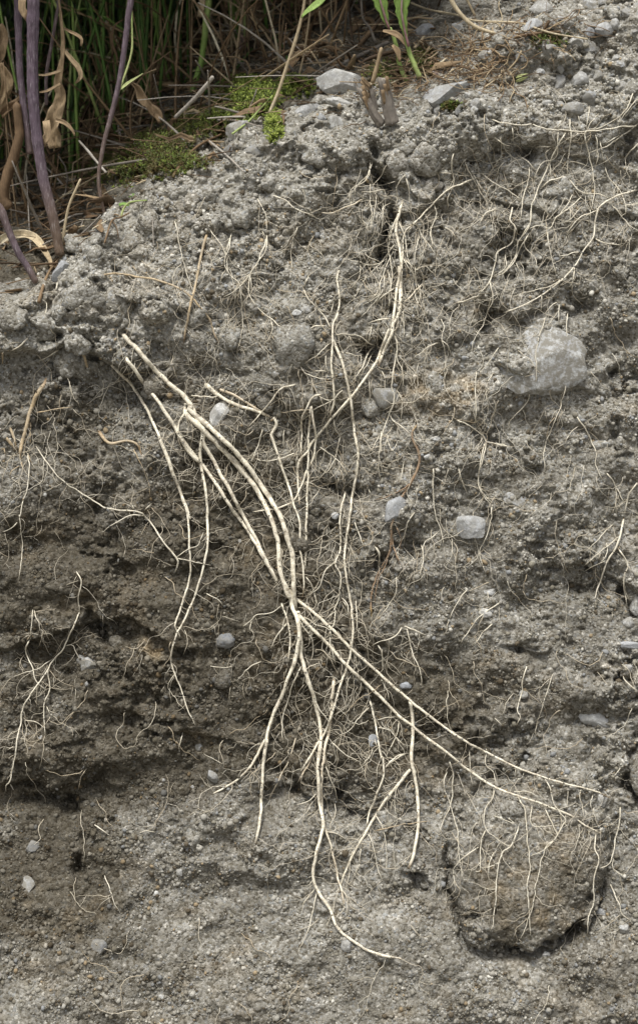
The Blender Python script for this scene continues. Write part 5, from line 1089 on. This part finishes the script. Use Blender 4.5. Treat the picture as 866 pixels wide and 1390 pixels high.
moss('small green moss tuft trailing down beside the grey stone', 372, 172, 14, 26, 170, .86)
moss('yellow-green moss patch left of the large wedge-shaped stone', 402, 118, 28, 18, 240, .70)
moss('brownish moss cushion above the bare edge in the left hollow', 212, 212, 52, 34, 760, .36, 3.6, 10)
moss('dark green moss between the broken twig and the moss hump', 262, 170, 60, 26, 420, .42, 3.2, 6)
moss('dim green moss at the foot of the mauve stem', 100, 235, 40, 26, 320, .46)
moss('dark moss strip along the bare edge under the brown moss cushion', 240, 222, 50, 16, 320, .40, 3.2, 5)
moss('thin moss film beside the snail shell', 572, 85, 26, 22, 240, .40, 2.4, 3)
moss('sparse moss fringe hanging below the long slab stone', 612, 146, 20, 9, 110, .45, 2.6, 3)
moss('olive moss mat in the hollow beside the broken twig', 160, 225, 50, 30, 420, .44, 3.2, 6)
moss('bright moss tufts at the front edge of the left hollow', 300, 165, 44, 20, 300, .62, 3.0, 5)
moss('patchy moss film among the twigs at upper right', 745, 55, 30, 14, 150, .42, 2.4, 2.5)
moss('dull moss at the edge left of the young plant', 520, 100, 30, 22, 200, .38, 2.6, 3)

# ---- rootlet felt at the top right: fibrous remains of a grass tuft
A = Acc()
for k in range(70):
    u, v = 655 + random.gauss(0, 26), 78 + random.gauss(0, 22); th = random.uniform(0, 6.28); L = random.uniform(20, 55); pts = []; p = np.array([u, v])
    for i in range(7): pts.append(p.copy()); th += random.gauss(0, .5); p = p + L / 6 * np.array([math.cos(th), math.sin(th)])
    c = catmull(np.array(pts), 3); d = hit(c[:, 0], c[:, 1], HB)[2]; P = W(*pt(c[:, 0], c[:, 1], gsm(d, 3) + random.uniform(.0005, .006)))
    V, f3, f4 = tube(P, random.uniform(.5, 1.0) * S, 5); A.add(V, f3, f4, np.full(len(V), random.uniform(.3, .85)))
o = link('dead_grass_tuft', A.mesh('dead_grass_tuft', M_DRY, attr='hue')); tag(o, 'matted dead grass tuft with curling roots at the upper right', 'grass tuft')

# ---- litter and undergrowth nobody could count
def litter(name, n, lo, hi, umin, umax, ups, bends, hue, r, L, mat, label, w_=None):
    A = Acc(); u = rng.uniform(umin, umax, n * 4); v = rng.uniform(-250, 560, n * 4); t = edge(u) - v; k = np.nonzero((t > lo) & (t < hi))[0][:n]; u, v = u[k], v[k]
    a, b = plane(u, v); base = W(a, b, np.where(u < -150, relief(u, v, False) * .001, look(HB, u, v)))
    for p0 in base:
        p0 = p0 - np.array([0, 0, .004]); Lk = random.uniform(*L); m = 6; t = np.linspace(0, 1, m)[:, None]; up_ = random.gauss(*ups); th = random.uniform(0, 6.28); bend = random.gauss(*bends)
        hor = np.array([math.cos(th), math.sin(th), 0]); dirv = hor * math.cos(up_) + np.array([0, 0, 1]) * math.sin(up_)
        P = p0 + dirv * Lk * t + hor * bend * Lk * t ** 2 - np.array([0, 0, 1]) * abs(bend) * .5 * Lk * t ** 2; h = min(1, max(0, random.gauss(*hue)))
        if w_: V, f3, f4 = ribbon(P + rng.normal(0, .0015, P.shape), random.uniform(*w_) * S * np.array([.2, .8, 1, .9, .6, .1]), np.array([random.gauss(0, .6), random.gauss(-.3, .5), 1.]), curl=random.uniform(-.6, .9), nx=4, crumple=.6, twist=random.gauss(0, 1), seed=random.randrange(99))
        else: V, f3, f4 = tube(P, np.linspace(1, .4, m) * random.uniform(*r) * S, 4)
        A.add(V, f3, f4, np.full(len(V), h))
    o = link(name, A.mesh(name, mat, attr='hue'), kind='stuff'); o['label'] = label; return o
litter('straw_litter', 3300, 8, 420, -420, 610, (.12, .2), (0, .4), (.46, .26), (.5, 1.9), (.012, .05), M_DRY, 'brown straw litter under the stems')
litter('leaf_litter', 650, 14, 420, -150, 600, (.25, .35), (0, .5), (.36, .18), None, (.012, .032), M_DRY, 'crumpled dead leaves under the stems', (3, 9))
litter('undergrowth', 1050, 330, 680, -650, 440, (1.3, .25), (0, .4), (.30, .22), (1.0, 2.6), (.06, .22), M_GREEN, 'dark green undergrowth behind the stems')  # hue set dark to paint shade into the gaps between stems
litter('dead_undergrowth', 950, 110, 560, -620, 520, (.9, .45), (0, .5), (.42, .28), (1.0, 2.8), (.04, .18), M_DRY, 'dead stalks standing in the shade behind the stems')
litter('upright_stalks', 250, 200, 520, -600, 520, (1.45, .16), (0, .15), (.62, .22), (1.6, 3.8), (.12, .3), M_GREEN, 'dull green stalks crowded in the shade behind the stems')
litter('fallen_stalks', 120, 20, 260, -140, 520, (.25, .3), (0, .3), (.62, .22), (1.2, 2.8), (.03, .10), M_GREY, 'grey fallen stalks tangled on the ground under the stems')
# meadow growth behind the edge, with leaves added above the view to cast shade
def foliage(n, ylo, yhi, zf, xlo, xhi):
    for k in range(n):
        y = random.uniform(ylo, yhi); x = random.uniform(xlo, xhi) * (1 + max(0, y) * .5); p = np.array([x, y, zf(y)])
        th = random.uniform(0, 6.28); dirv = np.array([math.cos(th), math.sin(th), random.uniform(-.5, .5)]); L = random.uniform(.025, .075)
        t = np.linspace(0, 1, 5)[:, None]; P = p + dirv * L * t - np.array([0, 0, 1]) * L * .4 * t ** 2
        V, f3, f4 = ribbon(P, L * np.array([.05, .2, .25, .17, .02]), np.array([0, 0, 1.]), curl=.2, nx=3); A.add(V, None, f4, np.full(len(V), random.gauss(.24, .10)))
A = Acc(); ztop = lambda y: .81 + .021 * (y + 1.159)
foliage(2400, .11, .85, lambda y: ztop(y) + random.uniform(.035, .27), -.8, .09)
foliage(2300, .42, 1.3, lambda y: .70 + .15 * y + random.random() * (.36 + .1 * y), -1.0, .30)
o = link('meadow_shade_foliage', A.mesh('meadow_shade_foliage', M_GREEN, attr='hue'), kind='stuff'); o['label'] = 'mass of meadow leaves behind the bank edge and added shade canopy above'
# dark humus crumbs and bits of plants among the stones at the top of the gravel slope
A = Acc()
for k in range(520):
    u, v = random.choice([(610, 75, 45, 34), (660, 90, 36, 26), (740, 45, 60, 22), (540, 95, 36, 24), (560, 60, 40, 26)])[:2]; u += random.gauss(0, 34); v += random.gauss(0, 22)
    d = float(look(HB, u, v)); a, b = plane(u, v); p = W(a, b, d + .0015); th = random.uniform(0, 6.28); L = random.uniform(.005, .026); q = AX * math.cos(th) + (UP * .6 - NO * .5) * math.sin(th) + NO * random.gauss(.1, .25)
    P = np.array([p + q * L * t + NO * .25 * L * t * (1 - t) * random.uniform(0, 3) for t in (0, .33, .66, 1)]); V, f3, f4 = tube(catmull(P + rng.normal(0, .0008, P.shape), .0015), random.uniform(.25, .75) * S, 4); A.add(V, f3, f4, np.full(len(V), min(1, max(0, random.gauss(.36, .25)))))
o = link('plant_debris', A.mesh('plant_debris', M_DRY, attr='hue'), kind='stuff'); o['label'] = 'dark bits of dead plants between the stones of the top slope'
